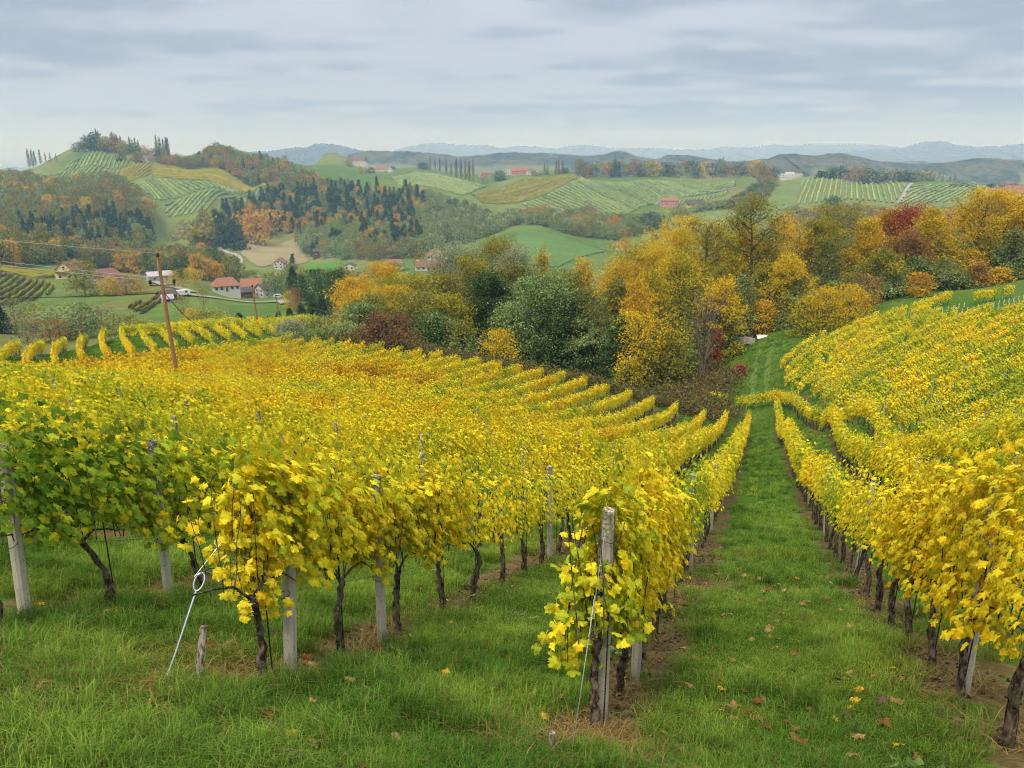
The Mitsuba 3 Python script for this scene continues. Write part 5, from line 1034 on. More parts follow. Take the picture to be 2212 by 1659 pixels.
# --- fence along the wood
fl = np.array([(21.0, 87), (24.2, 91), (26.8, 98), (29.5, 104.5), (34.5, 109.5), (42, 113), (54, 118), (72, 126), (90, 136), (104, 143)])
s_ = np.r_[0, np.cumsum(np.linalg.norm(np.diff(fl, axis=0), axis=1))]
t_ = np.arange(0, s_[-1], 2.6)
px, py = np.interp(t_, s_, fl[:, 0]), np.interp(t_, s_, fl[:, 1]); pz = H(px, py)
key = numbered('wire_fence')
rg = np.random.default_rng(4)
for i in range(len(t_)):
    put(key + '__post' + ('' if i == 0 else '_%03d' % i), MB(.8).tube([[px[i], py[i], pz[i] - .2], [px[i] + rg.normal() * .05, py[i], pz[i] + 1.45 + rg.normal() * .06]], [.055, .045], 6), 'tree_bark')
w_ = 0
for hh in (.15, .45, .75, 1.05, 1.3):
    put(key + '__wire' + ('' if w_ == 0 else '_%03d' % w_), MB(.5).tube(np.c_[px, py, pz + hh], .012, 4, False), 'dark_rod'); w_ += 1
tag(key, 'wire fence with grey wooden posts along the edge of the wood', 'fence')

# --- wood pile under tarpaulins
m = mat(32.2, 103.0, float(H(32.2, 103.0)) - .05, -12 * DEG)
key = numbered('wood_pile')
rg = np.random.default_rng(5)
n = 0
for row in range(5):
    for i in range(11 - row):
        r = rg.uniform(.11, .16)
        a = (i - 5 + row * .5) * .31 + rg.normal() * .02
        lg = MB(.9).tube([[a, -.65, .16 + row * .27], [a, .6, .16 + row * .27]], [r, r], 9)
        put(key + '__log' + ('' if n == 0 else '_%03d' % n), lg.move(m), 'tree_bark'); n += 1
tag(key, 'stack of firewood logs beside the grass track', 'wood pile')
def tarp(key, x0, x1, tone, txt, top, fall):
    gx, gy = np.meshgrid(np.linspace(x0, x1, 18), np.linspace(-1.1, 1.1, 14), indexing='ij')
    rim = np.maximum(np.abs(gy) - .62, 0)
    gz = top - rim * fall - .12 * np.abs(gx - (x0 + x1) / 2) + (meshkit.fbm(np.stack([gx * 3, gy * 3, gx * 0], -1), 3, 8) - .5) * .22
    v, q = sheet(gx, gy, np.maximum(gz, .02))
    mb = MB(tone).add(v, q); put(key, mb.move(m), 'built', True); tag(key, txt, 'tarpaulin')
tarp(numbered('tarpaulin'), -2.3, -.5, GREEN, 'green tarpaulin hanging over the left end of the wood pile', 1.52, 2.6)
tarp(numbered('tarpaulin'), -.6, 1.5, ASPHALT, 'dark grey tarpaulin over the middle of the wood pile', 1.46, 1.4)
m = mat(35.4, 104.4, float(H(35.4, 104.4)), -12 * DEG)
tarp(numbered('tarpaulin'), -.9, .9, BRIGHT, 'white sheet lying beside the wood pile', .30, .5)

# --- rows of the far vineyards: low hedges of vines lying on the slopes
from shapely import Polygon, LineString
VT = {'V1': 2.6, 'V1b': 2.6, 'V2': 5.2, 'V3': 4.9, 'V4': 2.65, 'V5': 2.65, 'V5b': 2.6, 'V6': 2.8, 'V7': 4.7, 'V8': 2.8, 'V8b': 2.8, 'V9': 2.75, 'V10': 2.75, 'V11': 2.7, 'V12': 4.3, 'V12b': 4.6, 'V13': 4.2}
VTEXT = {'V1': 'topmost vineyard on the left hill under the trees', 'V1b': 'second green vineyard band on the left hill', 'V2': 'yellow vineyard patch in the middle of the left hill', 'V3': 'broad yellow green vineyard right of the left hilltop house',
         'V4': 'striped green vineyard above the crossing track', 'V5': 'small striped vineyard below the crossing track', 'V5b': 'little vineyard inside the track hairpin', 'V6': 'vineyard on the poplar hill', 'V7': 'yellow green vineyard below the pink houses',
         'V8': 'large striped vineyard on the middle hill', 'V8b': 'narrow vineyard strip below the pale track', 'V9': 'striped vineyard under the right ridge', 'V10': 'vineyard right of the straight pale track', 'V11': 'small vineyard just above the near wood',
         'V12': 'brown rows of a vineyard at the left edge of the valley', 'V12b': 'yellow brown vineyard above the rows at the left edge', 'V13': 'dull overgrown vineyard left of the electric pole'}
vk = {}
for nm, (poly, ln) in FAR_VINEYARDS.items():
    rg = np.random.default_rng(sum(map(ord, nm)))
    P = Polygon(poly).buffer(0)
    d = unit(np.array(ln[1]) - np.array(ln[0])); nrm = np.array([-d[1], d[0]])
    c = np.array(P.centroid.coords[0]); near = nm in ('V12', 'V12b', 'V13')
    sp = 3.4 if near else 6.6 if nm in ('V1', 'V1b', 'V4', 'V8', 'V9', 'V10', 'V5', 'V5b') else 4.6
    dense = nm in ('V2', 'V3', 'V6', 'V7', 'V12b')
    mb = MB()
    ht = 1.8 if near else 2.0
    for o in np.arange(-260, 260, sp):
        a = c + nrm * o
        I = P.intersection(LineString([a - d * 500, a + d * 500]))
        for g in getattr(I, 'geoms', [I]):
            if g.is_empty or g.length < 8: continue
            t = np.arange(0, g.length, 4.0)
            q = np.array([g.interpolate(k).coords[0] for k in t])
            z = H(q[:, 0], q[:, 1])
            n = len(t)
            wd = (sp * (.42 if dense else .34)) * rg.uniform(.75, 1.2, n); hh = ht * rg.uniform(.8, 1.12, n)
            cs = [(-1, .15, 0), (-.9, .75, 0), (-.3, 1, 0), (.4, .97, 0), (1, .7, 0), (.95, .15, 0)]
            v = np.stack([np.c_[q + nrm * (wd * k * .5)[:, None], z + hh * f] for k, f, _ in cs], 1)
            v += rg.normal(size=v.shape) * [.18, .18, .12]
            vv, qq = sheet(v[..., 0], v[..., 1], v[..., 2])
            tn = np.repeat(np.clip(VT[nm] + rg.normal(size=n) * .2 + rg.normal() * .14, 0, 13), 6) / NP
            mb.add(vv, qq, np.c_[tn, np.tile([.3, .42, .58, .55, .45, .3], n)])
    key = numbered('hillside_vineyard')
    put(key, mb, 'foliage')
    tag(key, VTEXT[nm], 'vineyard', kind='stuff')
# ---------------------------------------------------------------- the vineyard
def camera_depth(x, y, z):
    return y * math.cos(PITCH) - (z - EYE) * math.sin(PITCH)

# --- leaves
def enc(vein, tone, rad):
    """uv of leaf vertices: how near a vein; the leaf's tone in tenths plus the distance from its stalk."""
    k = np.floor(np.clip(tone, 0, 1.29) * 10)
    return np.stack(np.broadcast_arrays(vein, k + np.clip(rad, 0, .99) * .98), -1)

def grape_leaf(rng):
    """One vine leaf: five lobes, toothed rim, folded and wavy; stalk end at the origin, tip along +y."""
    ang = np.radians([0, 9, 18, 30, 42, 52, 60, 70, 82, 96, 108, 120, 134, 148, 162, 175])
    rad = np.array([1.0, .92, .88, .70, .80, .82, .93, .86, .82, .66, .72, .74, .70, .64, .50, .20])
    teeth = np.where(np.arange(16) % 2 == 0, .03, -.05)
    a = np.r_[-ang[:0:-1], ang]
    r = np.r_[(rad + teeth)[:0:-1], rad + teeth] * rng.uniform(.88, 1.12, 31)
    x, y = np.sin(a) * r * rng.uniform(.92, 1.08), np.cos(a) * r
    k1, k2, ph, cup = rng.uniform(.05, .60), rng.uniform(.05, .55), rng.random() * 6.28, rng.uniform(-.25, .35)
    rim = -k1 * np.abs(x) - k2 * np.clip(y, 0, 2) ** 2 + .11 * np.sin(a * 5 + ph) * r + cup * r * r * .5
    xm, ym, am, rm = x * .55, y * .55, a, r * .55
    mid = -k1 * np.abs(xm) - k2 * np.clip(ym, 0, 2) ** 2 + .02 * np.sin(a * 5 + ph + 2.) * rm + cup * rm * rm * .5
    n = len(a)
    v = np.vstack([[[0, 0, 0]], np.c_[xm, ym, mid], np.c_[x, y, rim]])
    i = np.arange(n - 1)
    f = np.vstack([np.stack([i * 0, i + 2, i + 1], 1), np.stack([i + 1, i + 2, i + 2 + n], 1), np.stack([i + 1, i + 2 + n, i + 1 + n], 1)])
    vein = np.isin(np.round(np.degrees(np.abs(a))).astype(int), (0, 60, 120)).astype(float)
    t = np.c_[np.r_[1, vein, vein], np.r_[0, np.full(n, .55), r]]
    st = np.array([[-.012, -.5, -.12], [.012, -.5, -.12], [.012, .03, .0], [-.012, .03, .0]])    # the stalk
    v2, f2 = np.vstack([v * .5, st]), np.vstack([f, [[len(v), len(v) + 1, len(v) + 2], [len(v), len(v) + 2, len(v) + 3]]])
    return v2, f2, np.vstack([t, [[1., .3]] * 4])

rng = np.random.default_rng(11)
LEAVES = []
for k in range(36):
    v, f, t = grape_leaf(rng)
    tone = float(np.clip(.5 + rng.normal() * .22, 0, 1))
    if k % 18 == 0: tone = 1.25
    LEAVES.append((v, f, enc(t[:, 0], tone, t[:, 1])))
    grp('kit_leaf_%02d' % k, leaf=mikit.ply((v, f), 'vine_leaf_skin', smooth=True, uv=LEAVES[-1][2]))

def scatter_wall(rng, n, x0, x1, bottom, top, thick=.20):
    """Places and frames of n leaves on a trellised wall of foliage along x."""
    x = rng.uniform(x0, x1, n)
    side = np.where(rng.random(n) < .5, -1, 1)
    lo = bottom + .10 * np.sin(x * 5.1 + 1) + rng.normal(size=n) * .05
    hi = top + .08 * np.sin(x * 7.7 + top * 99) + rng.normal(size=n) * .05
    t = rng.random(n)
    z = lo + (hi - lo) * t
    w = thick * (1 - .45 * np.clip((t - .75) / .25, 0, 1)) * (1 - .3 * np.clip((.18 - t) / .18, 0, 1))
    bulge = .06 * np.sin(x * 9 + z * 7)
    y = side * np.clip(w + bulge + rng.normal(size=n) * .055, 0.0, .5)
    inner = rng.random(n) < .22
    y = np.where(inner, y * rng.random(n), y)
    topl = t > .9
    nrm = np.stack([rng.normal(size=n) * .45, side * (1 - .5 * topl), .45 + .75 * topl + rng.normal(size=n) * .3], -1)
    ax = np.stack([rng.normal(size=n) * .55, side * .35 + rng.normal(size=n) * .25, np.where(topl, .1, -.85) + rng.normal(size=n) * .3], -1)
    # shoots that stick out above
    sh = rng.random(n) < .06
    z = np.where(sh, hi + rng.random(n) * .26, z); y = np.where(sh, y * .4, y)
    nrm = unit(nrm); ax = unit(ax - nrm * (ax * nrm).sum(-1, keepdims=True))
    return np.stack([x, y, z], -1), ax, nrm

LOBED = np.array([(0, .15), (0, 1), (-.22, .58), (-.60, .66), (-.44, .22), (-.56, -.22), (0, -.05), (.56, -.22), (.44, .22), (.60, .66), (.22, .58)])
def lobed(mb, P, ax, nr, size, tone):
    n = len(P); sd = np.cross(ax, nr)
    q = LOBED * .5
    z = -.30 * np.abs(q[:, 0]) - .35 * q[:, 1] ** 2
    v = P[:, None] + size[:, None, None] * (sd[:, None] * q[None, :, :1] + ax[:, None] * q[None, :, 1:] + nr[:, None] * z[None, :, None])
    i = np.arange(10)
    f = np.stack([i * 0, 1 + i, 1 + (i + 1) % 10], 1)
    f = (np.arange(n)[:, None, None] * 11 + f[None]).reshape(-1, 3)
    u = enc(np.array([1, 1, 0, 1, 0, 0, 0, 0, 0, 1, 0.]), tone[:, None], np.r_[.1, np.full(10, .9)])
    mb.add(v.reshape(-1, 3), f, u.reshape(-1, 2))

def vine_trunk(rng, wood, head=.74, sides=9, rings=15, r0=.034):
    """A gnarled old stem with its head and two arms tied along the wire."""
    t = np.linspace(0, 1, rings)
    a, b, c = rng.normal(size=3)
    px = .085 * np.sin(t * (3.4 + a) + b) * t + rng.normal() * .08 * t + rng.normal(size=rings) * .006
    py = .06 * np.sin(t * (3.6 + b) + c) * t + rng.normal(size=rings) * .006
    bend = rng.random() < .35
    if bend: px += np.where(t > .6, -(t - .6) * rng.choice([-1, 1]) * .25, 0)
    p = np.c_[px - px[0], py - py[0], -.05 + t * (head + .05)]
    rr = r0 * (1.25 - .55 * t + .25 * np.exp(-((t - .95) / .08) ** 2) + .22 * np.exp(-((t - rng.uniform(.3, .7)) / .07) ** 2) + .25 * np.exp(-(t / .1) ** 2))
    R = rr[:, None] * (1 + .20 * rng.normal(size=(rings, sides)))
    wood.tube(p, np.clip(R, .012, .09), sides)
    tip = p[-1]
    for s in (-1, 1):
        m = rng.uniform(.3, .5)
        q = tip + np.array([[0, 0, -.02], [s * m * .3, rng.normal() * .02, .09], [s * m * .7, rng.normal() * .02, .10 + rng.normal() * .03], [s * m, 0, .07]])
        wood.tube(q, [r0 * .45, r0 * .36, r0 * .28, r0 * .18], 6)
    return tip

def canes(rng, mb, top, n=7):
    for k in range(n):
        x = rng.uniform(-.42, .42)
        t = np.linspace(0, 1, 5)
        p = np.c_[x + rng.normal() * .10 * t + rng.normal(size=5) * .012, rng.normal() * .05 + .08 * rng.normal() * t, .76 + t * (top - .76) * rng.uniform(.75, 1.02)]
        mb.tube(p, .0055 - .003 * t, 4, False)

def vine_kit(name, seed, n, size, lod):
    rng = np.random.default_rng(seed)
    wood, leaves = MB(.5), MB()
    vine_trunk(rng, wood, .74, 6 if lod < 2 else 4, 9 if lod < 2 else 5)
    P, ax, nr = scatter_wall(rng, n, -.53, .53, .80, 1.64, .13 if lod < 2 else .10)
    tone = np.clip(.5 + rng.normal(size=n) * (.22 if lod == 0 else .15), 0, 1)
    s = size * rng.uniform(.75, 1.25, n)
    if lod == 0:
        lobed(leaves, P, ax, nr, s, tone)
        canes(rng, wood, 1.65, 4)
    else:
        e_ = enc(.3, tone, .8)
        cards(leaves, P, ax, nr, s, s * .85, e_[:, 0], e_[:, 1], .18)
    return grp(name, trunk=wood.ply('bark', True), foliage=leaves.ply('vine_leaf_skin'))

KITS = [[vine_kit('kit_vine_%d_%d' % (lod, k), 50 * lod + k, n, size, lod) for k in range(m)] for lod, (n, size, m) in enumerate([(430, .112, 9), (300, .135, 7), (170, .185, 7)])]

# --- where the rows run
def u_end(v):
    return float(np.interp(v, [-66, -55, -45, 1.6, 1.7, 4, 6.4, 8.8, 11.2, 13.6, 16, 18.5], [82, 78, 76, 76, 60, 51.6, 44, 38, 32.5, 28, 25, 22]))

def row_v(k):
    return V0 + PITCH_V * k + (.08 if k >= 1 else .42 if k == -2 else .13 if k == -1 else -.03 if k == 0 else 0)

ROWS = []      # (list of (x, y, heading), name, near end known)
for k in range(8, -24, -1):
    v = row_v(k)
    u0 = 4.2 if k == 0 else 4.75 if k >= 1 else 3.69 if k == -1 else 3.4
    ue = u_end(v) if v < 1.5 else u_end(v + .05) if k > 1 else 76
    us = np.arange(u0, ue, .97)
    ROWS.append(('main', k, [(*uv_xy(u, v), RA, u, v) for u in us]))
# right slope
d9 = 9.3 * DEG
dx9, dy9 = math.sin(d9), math.cos(d9)
FIELD_TOP = [(27.5, 77), (31.4, 87), (38.3, 90.6), (45.3, 92.2), (52.5, 95.2), (60.2, 97.8), (68.6, 100.9), (78.7, 106), (100, 116), (130, 130)]
TX, TY = zip(*FIELD_TOP)
first = np.array([(20.3, 34), (21.6, 45), (24.2, 60), (27.0, 70), (27.6, 75.5), (25.8, 79.5), (22.5, 82.5)])
from scipy.interpolate import PchipInterpolator
s_ = np.r_[0, np.cumsum(np.linalg.norm(np.diff(first, axis=0), axis=1))]
q_ = PchipInterpolator(s_, first)(np.arange(0, s_[-1], .97)); g_ = np.gradient(q_, axis=0)
ROWS.append(('right', 0, [(x, y, math.atan2(a, b), 0, 0) for (x, y), (a, b) in zip(q_, g_)]))
ROWS.append(('right', 1, [] and [(x + 2.3 * math.cos(a), y - 2.3 * math.sin(a), a, 0, 0) for (x, y, a, _, _) in ROWS[-1][2] if y < 72]))
r58 = 58 * DEG
ex, ey = math.sin(r58), math.cos(r58)
for k in range(0, 60):
    out = []
    for s in np.arange(-60, 110, .97):
        x, y = 40 + s * ex + (k - 20) * 2.3 * -ey, 70 + s * ey + (k - 20) * 2.3 * ex
        bx = np.interp(y, [20, 34, 45, 60, 70, 76, 82, 92], [20.3, 20.3, 21.6, 24.2, 27, 28.6, 29.4, 32.5])
        if x < bx + (1.9 if y < 74 else 1.0) or y > np.interp(x, TX, TY): continue
        u, v = xy_uv(x, y)
        if u < u_end(v) + 3.0 or y < 20: continue
        if x > 50 and np.interp(x, TX, TY) - 11.5 < y < np.interp(x, TX, TY) - 2.2: continue     # young vines stand here
        out.append((x, y, r58, u, v))
    ROWS.append(('right', k + 2, out))
# the block beyond the far left edge, its rows running away over the crest, and the side-on rows behind it
ra = -34 * DEG
for k, u in enumerate(np.arange(34, 82, 2.9)):
    x0, y0 = uv_xy(u, -59.3)
    turn = np.cumsum(np.r_[0, np.full(40, .007)])
    L = 26 if k < 9 else 16
    xs = x0 + np.cumsum(np.sin(ra + turn[:L])) * .97; ys = y0 + np.cumsum(np.cos(ra + turn[:L])) * .97
    ROWS.append(('left', k, [(x, y, ra + t, 0, -70) for x, y, t in zip(xs, ys, turn)]))
rb = 63 * DEG
for k in range(4):
    x0, y0 = -49 - k * 1.4, 95 + k * 2.4
    ROWS.append(('back', k, [(x0 + s * math.sin(rb), y0 + s * math.cos(rb), rb, 0, -70) for s in np.arange(0, 40, .97)]))

ROW_TEXT = {0: 'row left of the lane', 1: 'row right of the lane', -1: 'second row left of the lane', -2: 'third row left of the lane'}
def nth(n):
    return ORD[n - 1] if n <= 12 else '%d%s' % (n, 'th' if n % 100 in (11, 12, 13) else {1: 'st', 2: 'nd', 3: 'rd'}.get(n % 10, 'th'))
def row_text(block, k):
    if block == 'main':
        return ROW_TEXT.get(k) or ('%s row left of the lane' % nth(1 - k) if k < 0 else '%s row right of the lane' % nth(k))
    return {'right': 'right slope', 'left': 'far left block', 'back': 'far left crest'}[block] + ' row %d' % (k + 1)

allv = []
for block, k, pts in ROWS:
    n = 0
    for (x, y, a, u, v) in pts:
        az = math.degrees(math.atan2(x, y)); n += 1
        if abs(az) > 44 or y < 1.5: continue
        z = float(H(x, y)); zc = camera_depth(x, y, z + 1)
        if zc < 2.2: continue
        allv.append((zc, x, y, z, a, block, k, n, abs(az) < 37))
allv.sort()

def slope_matrix(x, y, z, a, rng, flip=True, sz=1.0):
    """Row frame: x along the row following the fall of the ground, y across, z up."""
    e = .5
    g = float(H(x + e * math.sin(a), y + e * math.cos(a)) - H(x - e * math.sin(a), y - e * math.cos(a)))
    s = -1 if flip and rng.random() < .5 else 1
    return np.array([[s * math.sin(a), -s * math.cos(a), 0, x], [s * math.cos(a), s * math.sin(a), 0, y], [s * g, 0, sz, z - .02], [0, 0, 0, 1.]])

rng = np.random.default_rng(21)
n_named, n_mass = 0, 0
END_DROP = {0: .44, -1: .55, 1: .40, -2: .70}
rod_n = 0
for zc, x, y, z, a, block, k, n, seen in allv:
    if zc > 9 and rng.random() < .025: continue
    m = slope_matrix(x, y, z, a, rng, zc > 8.8, 1 + rng.normal() * .045 if zc > 8.8 else 1)
    if zc < 8.8 and seen and block == 'main':
        key = numbered('grape_vine')
        r = np.random.default_rng(7000 + 100 * n + k)
        wood, cane, rest = MB(.5), MB(.62), MB()
        vine_trunk(r, wood, .74, 10, 18, .028)
        bottom = .83 + r.normal() * .05
        if k == 1 and n in (2, 3): bottom = .62
        if n == 1: bottom = END_DROP.get(k, .7) + .40
        canes(r, cane, 1.62, 9)
        N = 920
        P, ax, nr = scatter_wall(r, N, -.55 if n > 1 else -.02, .53, bottom, (1.62 if n > 1 else 1.64) + (.28 if k == 1 and n < 4 else .08 if k == 1 else .12 if k == 0 and n < 5 else 0), .12)
        if n == 1:   # shoots spilling over the end of the row
            P2, A2, N2 = [], [], []
            low = END_DROP.get(k, .6)
            for _ in range(11):
                st = np.array([.10 + r.normal() * .08, .03 + r.normal() * .12, r.uniform(1.0, 1.6)])
                en = st + [-.05 + r.normal() * .06, .03 + r.normal() * .08, -r.uniform(.35, 1.0) * (st[2] - low) / .9]
                en[2] = max(en[2], low)
                t = np.linspace(0, 1, 6)[:, None]
                sh = st + (en - st) * t + np.array([-.06, .02, 0]) * np.sin(t * 3.0)
                cane.tube(sh, .005 - .003 * t[:, 0], 4, False)
                for h_ in np.linspace(.05, 1, int(5 + 9 * (st[2] - en[2]))):
                    q_ = np.array([np.interp(h_, t[:, 0], sh[:, c]) for c in range(3)])
                    for _s in range(2):
                        o = r.normal(size=3) * [.05, .06, .03]
                        P2.append(q_ + o); N2.append([-.75 + r.normal() * .45, r.normal() * .55, .5 + r.normal() * .3]); A2.append([-.4 + r.normal() * .4, r.normal() * .6, -.8])
            P, ax, nr = np.vstack([P, P2]), np.vstack([ax, unit(np.array(A2))]), np.vstack([nr, unit(np.array(N2))])
            ax = unit(ax - nr * (ax * nr).sum(-1, keepdims=True))
            clear = (P[:, 0] < .26) & (np.abs(P[:, 1]) < .11) & ((P[:, 2] > 1.30) | (r.random(len(P)) < .2)) if k == 0 else P[:, 2] > 9
            P, ax, nr = P[~clear], ax[~clear], nr[~clear]
        # leaves of this vine facing outwards are parts; the ones behind them one mass
        face = np.abs(P[:, 1]) + .25 * (P[:, 2] > 1.62) + .3 * (n == 1) * (P[:, 0] < -.1) + r.random(len(P)) * .1
        order = np.argsort(-face)
        size = r.uniform(.066, .120, len(P)) * (1.06 if n == 1 else 1)
        sd = np.cross(ax, nr)
        keep = 165 if n == 1 else 135
        for j, q in enumerate(order):
            L = np.eye(4)
            L[:3, 0], L[:3, 1], L[:3, 2], L[:3, 3] = sd[q] * size[q], ax[q] * size[q], nr[q] * size[q], P[q]
            Wm = m @ L
            w_ = int(r.integers(36))
            if j < keep:
                inst('%s__leaf%s' % (key, '' if j == 0 else '_%03d' % j), 'kit_leaf_%02d' % w_, Wm)
            else:
                v_, f_, u_ = LEAVES[w_]
                rest.add(v_ @ Wm[:3, :3].T + Wm[:3, 3], f_, u_)
        put(key + '__trunk', wood.move(m), 'bark', True)
        put(key + '__cane', cane.move(m), 'bark', True)
        scene[key + '__foliage'] = rest.ply('vine_leaf_skin', True)
        tag(key + '__foliage', kind='stuff')
        look = 'green leaved' if k <= -2 else 'yellow green' if k == -1 else 'yellow leaved' if k == 1 else 'bright yellow'
        tag(key, '%s grape vine, %s in the %s' % (look, 'first' if n == 1 else nth(n), row_text(block, k)), 'grape vine', 'vines of the near rows')
        n_named += 1
        continue
    lod = 0 if zc < 21 else 1 if zc < 48 else 2
    kit = KITS[lod][int(rng.integers(len(KITS[lod])))]
    if seen and n_named < 300 and zc < 40:
        n_named += 1
        key = inst(numbered('grape_vine'), kit, m)
        tag(key, 'grape vine, %s from the near end of the %s' % (nth(n), row_text(block, k)), 'grape vine', 'vines of the near rows')
    else:
        n_mass += 1
        inst('vineyard_rows__%04d' % n_mass, kit, m)
tag('vineyard_rows', 'distant yellow vines filling the slopes row upon row', 'vineyard', kind='stuff')

# --- posts
def post_mesh(h, w=.088, lean=(0, 0)):
    mb = MB()
    b = .018
    s = w / 2
    prof = [(s - b, s), (s, s - b), (s, -s + b), (s - b, -s), (-s + b, -s), (-s, -s + b), (-s, s - b), (-s + b, s)][::-1]
    p = np.array(prof); n = 8
    zs = [-.15, .0, h * .5, h * .9, h - .02, h]
    sc = [1, 1, .97, .95, .94, .86]
    v, u = [], []
    for z, k in zip(zs, sc):
        v.append(np.c_[p * k + np.array(lean) * max(z, 0), np.full(n, z)]); u.append(np.full((n, 2), max(z, 0) / h))
    f = []
    for r in range(len(zs) - 1):
        for j in range(n):
            f.append((r * n + j, r * n + (j + 1) % n, (r + 1) * n + (j + 1) % n, (r + 1) * n + j))
    mb.add(np.vstack(v), np.array(f), np.vstack(u))
    i = np.arange(1, n - 1)
    top = v[-1]
    mb.add(top, np.stack([i * 0, i, i + 1], 1), np.ones((n, 2)))
    return mb

grp('kit_post', post=post_mesh(1.74, .082).ply('concrete'))
grp('kit_pole', post=post_mesh(1.98, .07).ply('concrete'))
def tie(mb, h, w):
    a = np.linspace(0, 2 * math.pi, 13)
    mb.tube(np.c_[np.cos(a) * w, np.sin(a) * w, h + .006 * np.sin(a * 2)], .0032, 4, False)

posts = []
for block, k, pts in ROWS:
    if block == 'main':
        v = row_v(k)
        u0 = {1: 5.0, 0: 4.37, -1: 3.96, -2: 3.67}.get(k, 3.8)
        us = [u0, u0 + (1.28 if k != 1 else .85)] + list(np.arange(u0 + 6.85, u_end(v + (.05 if k > 1 else 0)) if k != 1 else 76, 5.5))
        for j, u in enumerate(us):
            posts.append((*uv_xy(u, v + (.04 if j else .13 if k == 1 else -.10 if k == -2 else 0)), RA, block, k, j))
    else:
        for j, i in enumerate(range(0, len(pts), 5 if block != 'right' else 4)):
            posts.append((*pts[i][:3], block, k, j))
ps = []
for x, y, a, block, k, j in posts:
    az = math.degrees(math.atan2(x, y))
    if abs(az) > 38 or y < 1.5: continue
    z = float(H(x, y)); ps.append((camera_depth(x, y, z + 1), x, y, z, a, block, k, j))
ps.sort()
n_p, n_d = 0, 0
for zc, x, y, z, a, block, k, j in ps:
    if zc < 11 and block == 'main':
        key = numbered('concrete_post')
        h = 1.48 if (k, j) == (-2, 0) else 1.66
        w = .084 if j == 0 else .078
        r = np.random.default_rng(int(1e3 * zc))
        mb = post_mesh(h, w, (r.normal() * .012 - (.16 if (k, j) == (1, 0) else 0), r.normal() * .012 + {(-2, 0): .07, (-1, 0): .12, (1, 0): .0, (1, 1): .13}.get((k, j), .02)))
        m = mat(x, y, z - .02, -a)
        put(key + '__shaft', mb.move(m), 'concrete')
        for q, hh in enumerate((.70, 1.08, 1.46)):
            t = MB(.5); tie(t, hh, w * .62); put(key + '__wire_tie' + ('' if q == 0 else '_%03d' % q), t.move(m), 'dark_rod')
        what = 'end post' if j == 0 else '%s post' % nth(j + 1)
        tag(key, 'weathered pale concrete %s of the %s' % (what, row_text(block, k)), 'post', 'concrete trellis posts')
        n_p += 1
        continue
    kit = 'kit_post' if block == 'main' else 'kit_pole'
    rz = np.random.default_rng(int(zc * 977)).normal() * .02
    m = mat(x, y, z - .05, -a); m[0, 2] += rz; m[1, 2] -= rz * .6
    if n_p < 300:
        n_p += 1
        key = inst(numbered('concrete_post'), kit, m)
        txt = ('pale concrete post, %s of the %s' % (nth(j + 1), row_text(block, k)))
        tag(key, txt, 'post', 'concrete trellis posts')
    else:
        n_d += 1
        inst('distant_posts__%04d' % n_d, kit, m)
tag('distant_posts', 'far pale trellis posts standing among the vines', 'posts', kind='stuff')

# --- trellis wires and the thin rods that hold the stems
for k in (-3, -2, -1, 0, 1):
    v = row_v(k)
    key = numbered('trellis')
    us = np.arange(4.1 if k < 1 else 5.0, 34, 1.6)
    x, y = uv_xy(us, v); g = H(x, y)
    for q, hh in enumerate((.68, 1.06, 1.44)):
        sag = .015 * np.cos((us - us[0]) / 4.85 * 2 * math.pi)
        t = MB(.5).tube(np.c_[x, y, g + hh + sag], .0022, 4, False)
        put(key + '__wire' + ('' if q == 0 else '_%03d' % q), t, 'steel')
    tag(key, 'thin steel trellis wires of the %s' % row_text('main', k), 'wire', 'trellis wires')
rod = MB(.5).tube([[0, 0, -.1], [0.004, 0, .6], [0, .003, 1.2]], .0055, 6)
grp('kit_rod', rod=rod.ply('dark_rod'))
for zc, x, y, z, a, block, k, n, seen in allv:
    if block != 'main' or zc > 17 or not seen or rod_n > 90: continue
    r = np.random.default_rng(int(zc * 1e4))
    rod_n += 1
    key = inst(numbered('support_rod'), 'kit_rod', mat(x + r.normal() * .02 + .05 * math.sin(a), y + .05 * math.cos(a), z, 0))
    tag(key, 'thin dark rod beside the %s vine of the %s' % (nth(n), row_text(block, k)), 'rod', 'thin rods beside the vine stems')

# --- young vines in white sleeves at the top of the right slope
sl = MB(); sl.prism([(.06 * math.cos(t), .06 * math.sin(t)) for t in np.arange(8) * math.pi / 4], 0, .75)
sleeve = grp('kit_sleeve', sleeve=MB(BRIGHT).prism([(.045 * math.cos(t), .045 * math.sin(t)) for t in np.arange(8) * math.pi / 4], 0, .55).ply('built'))
n = 0
for k in range(0, 60):
    for s in np.arange(-20, 110, 1.2):
        x, y = 40 + s * ex + (k - 20) * 2.3 * -ey, 70 + s * ey + (k - 20) * 2.3 * ex
        ty = np.interp(x, TX, TY)
        if x > 50 and ty - 11 < y < ty - 2.6 and abs(math.degrees(math.atan2(x, y))) < 37 and n < 290:
            n += 1
            key = inst(numbered('vine_sleeve'), 'kit_sleeve', mat(x, y, float(H(x, y)), 0))
            tag(key, 'white protective sleeve on a young vine at the top right of the slope', 'sleeve', 'white sleeves of the young vines')
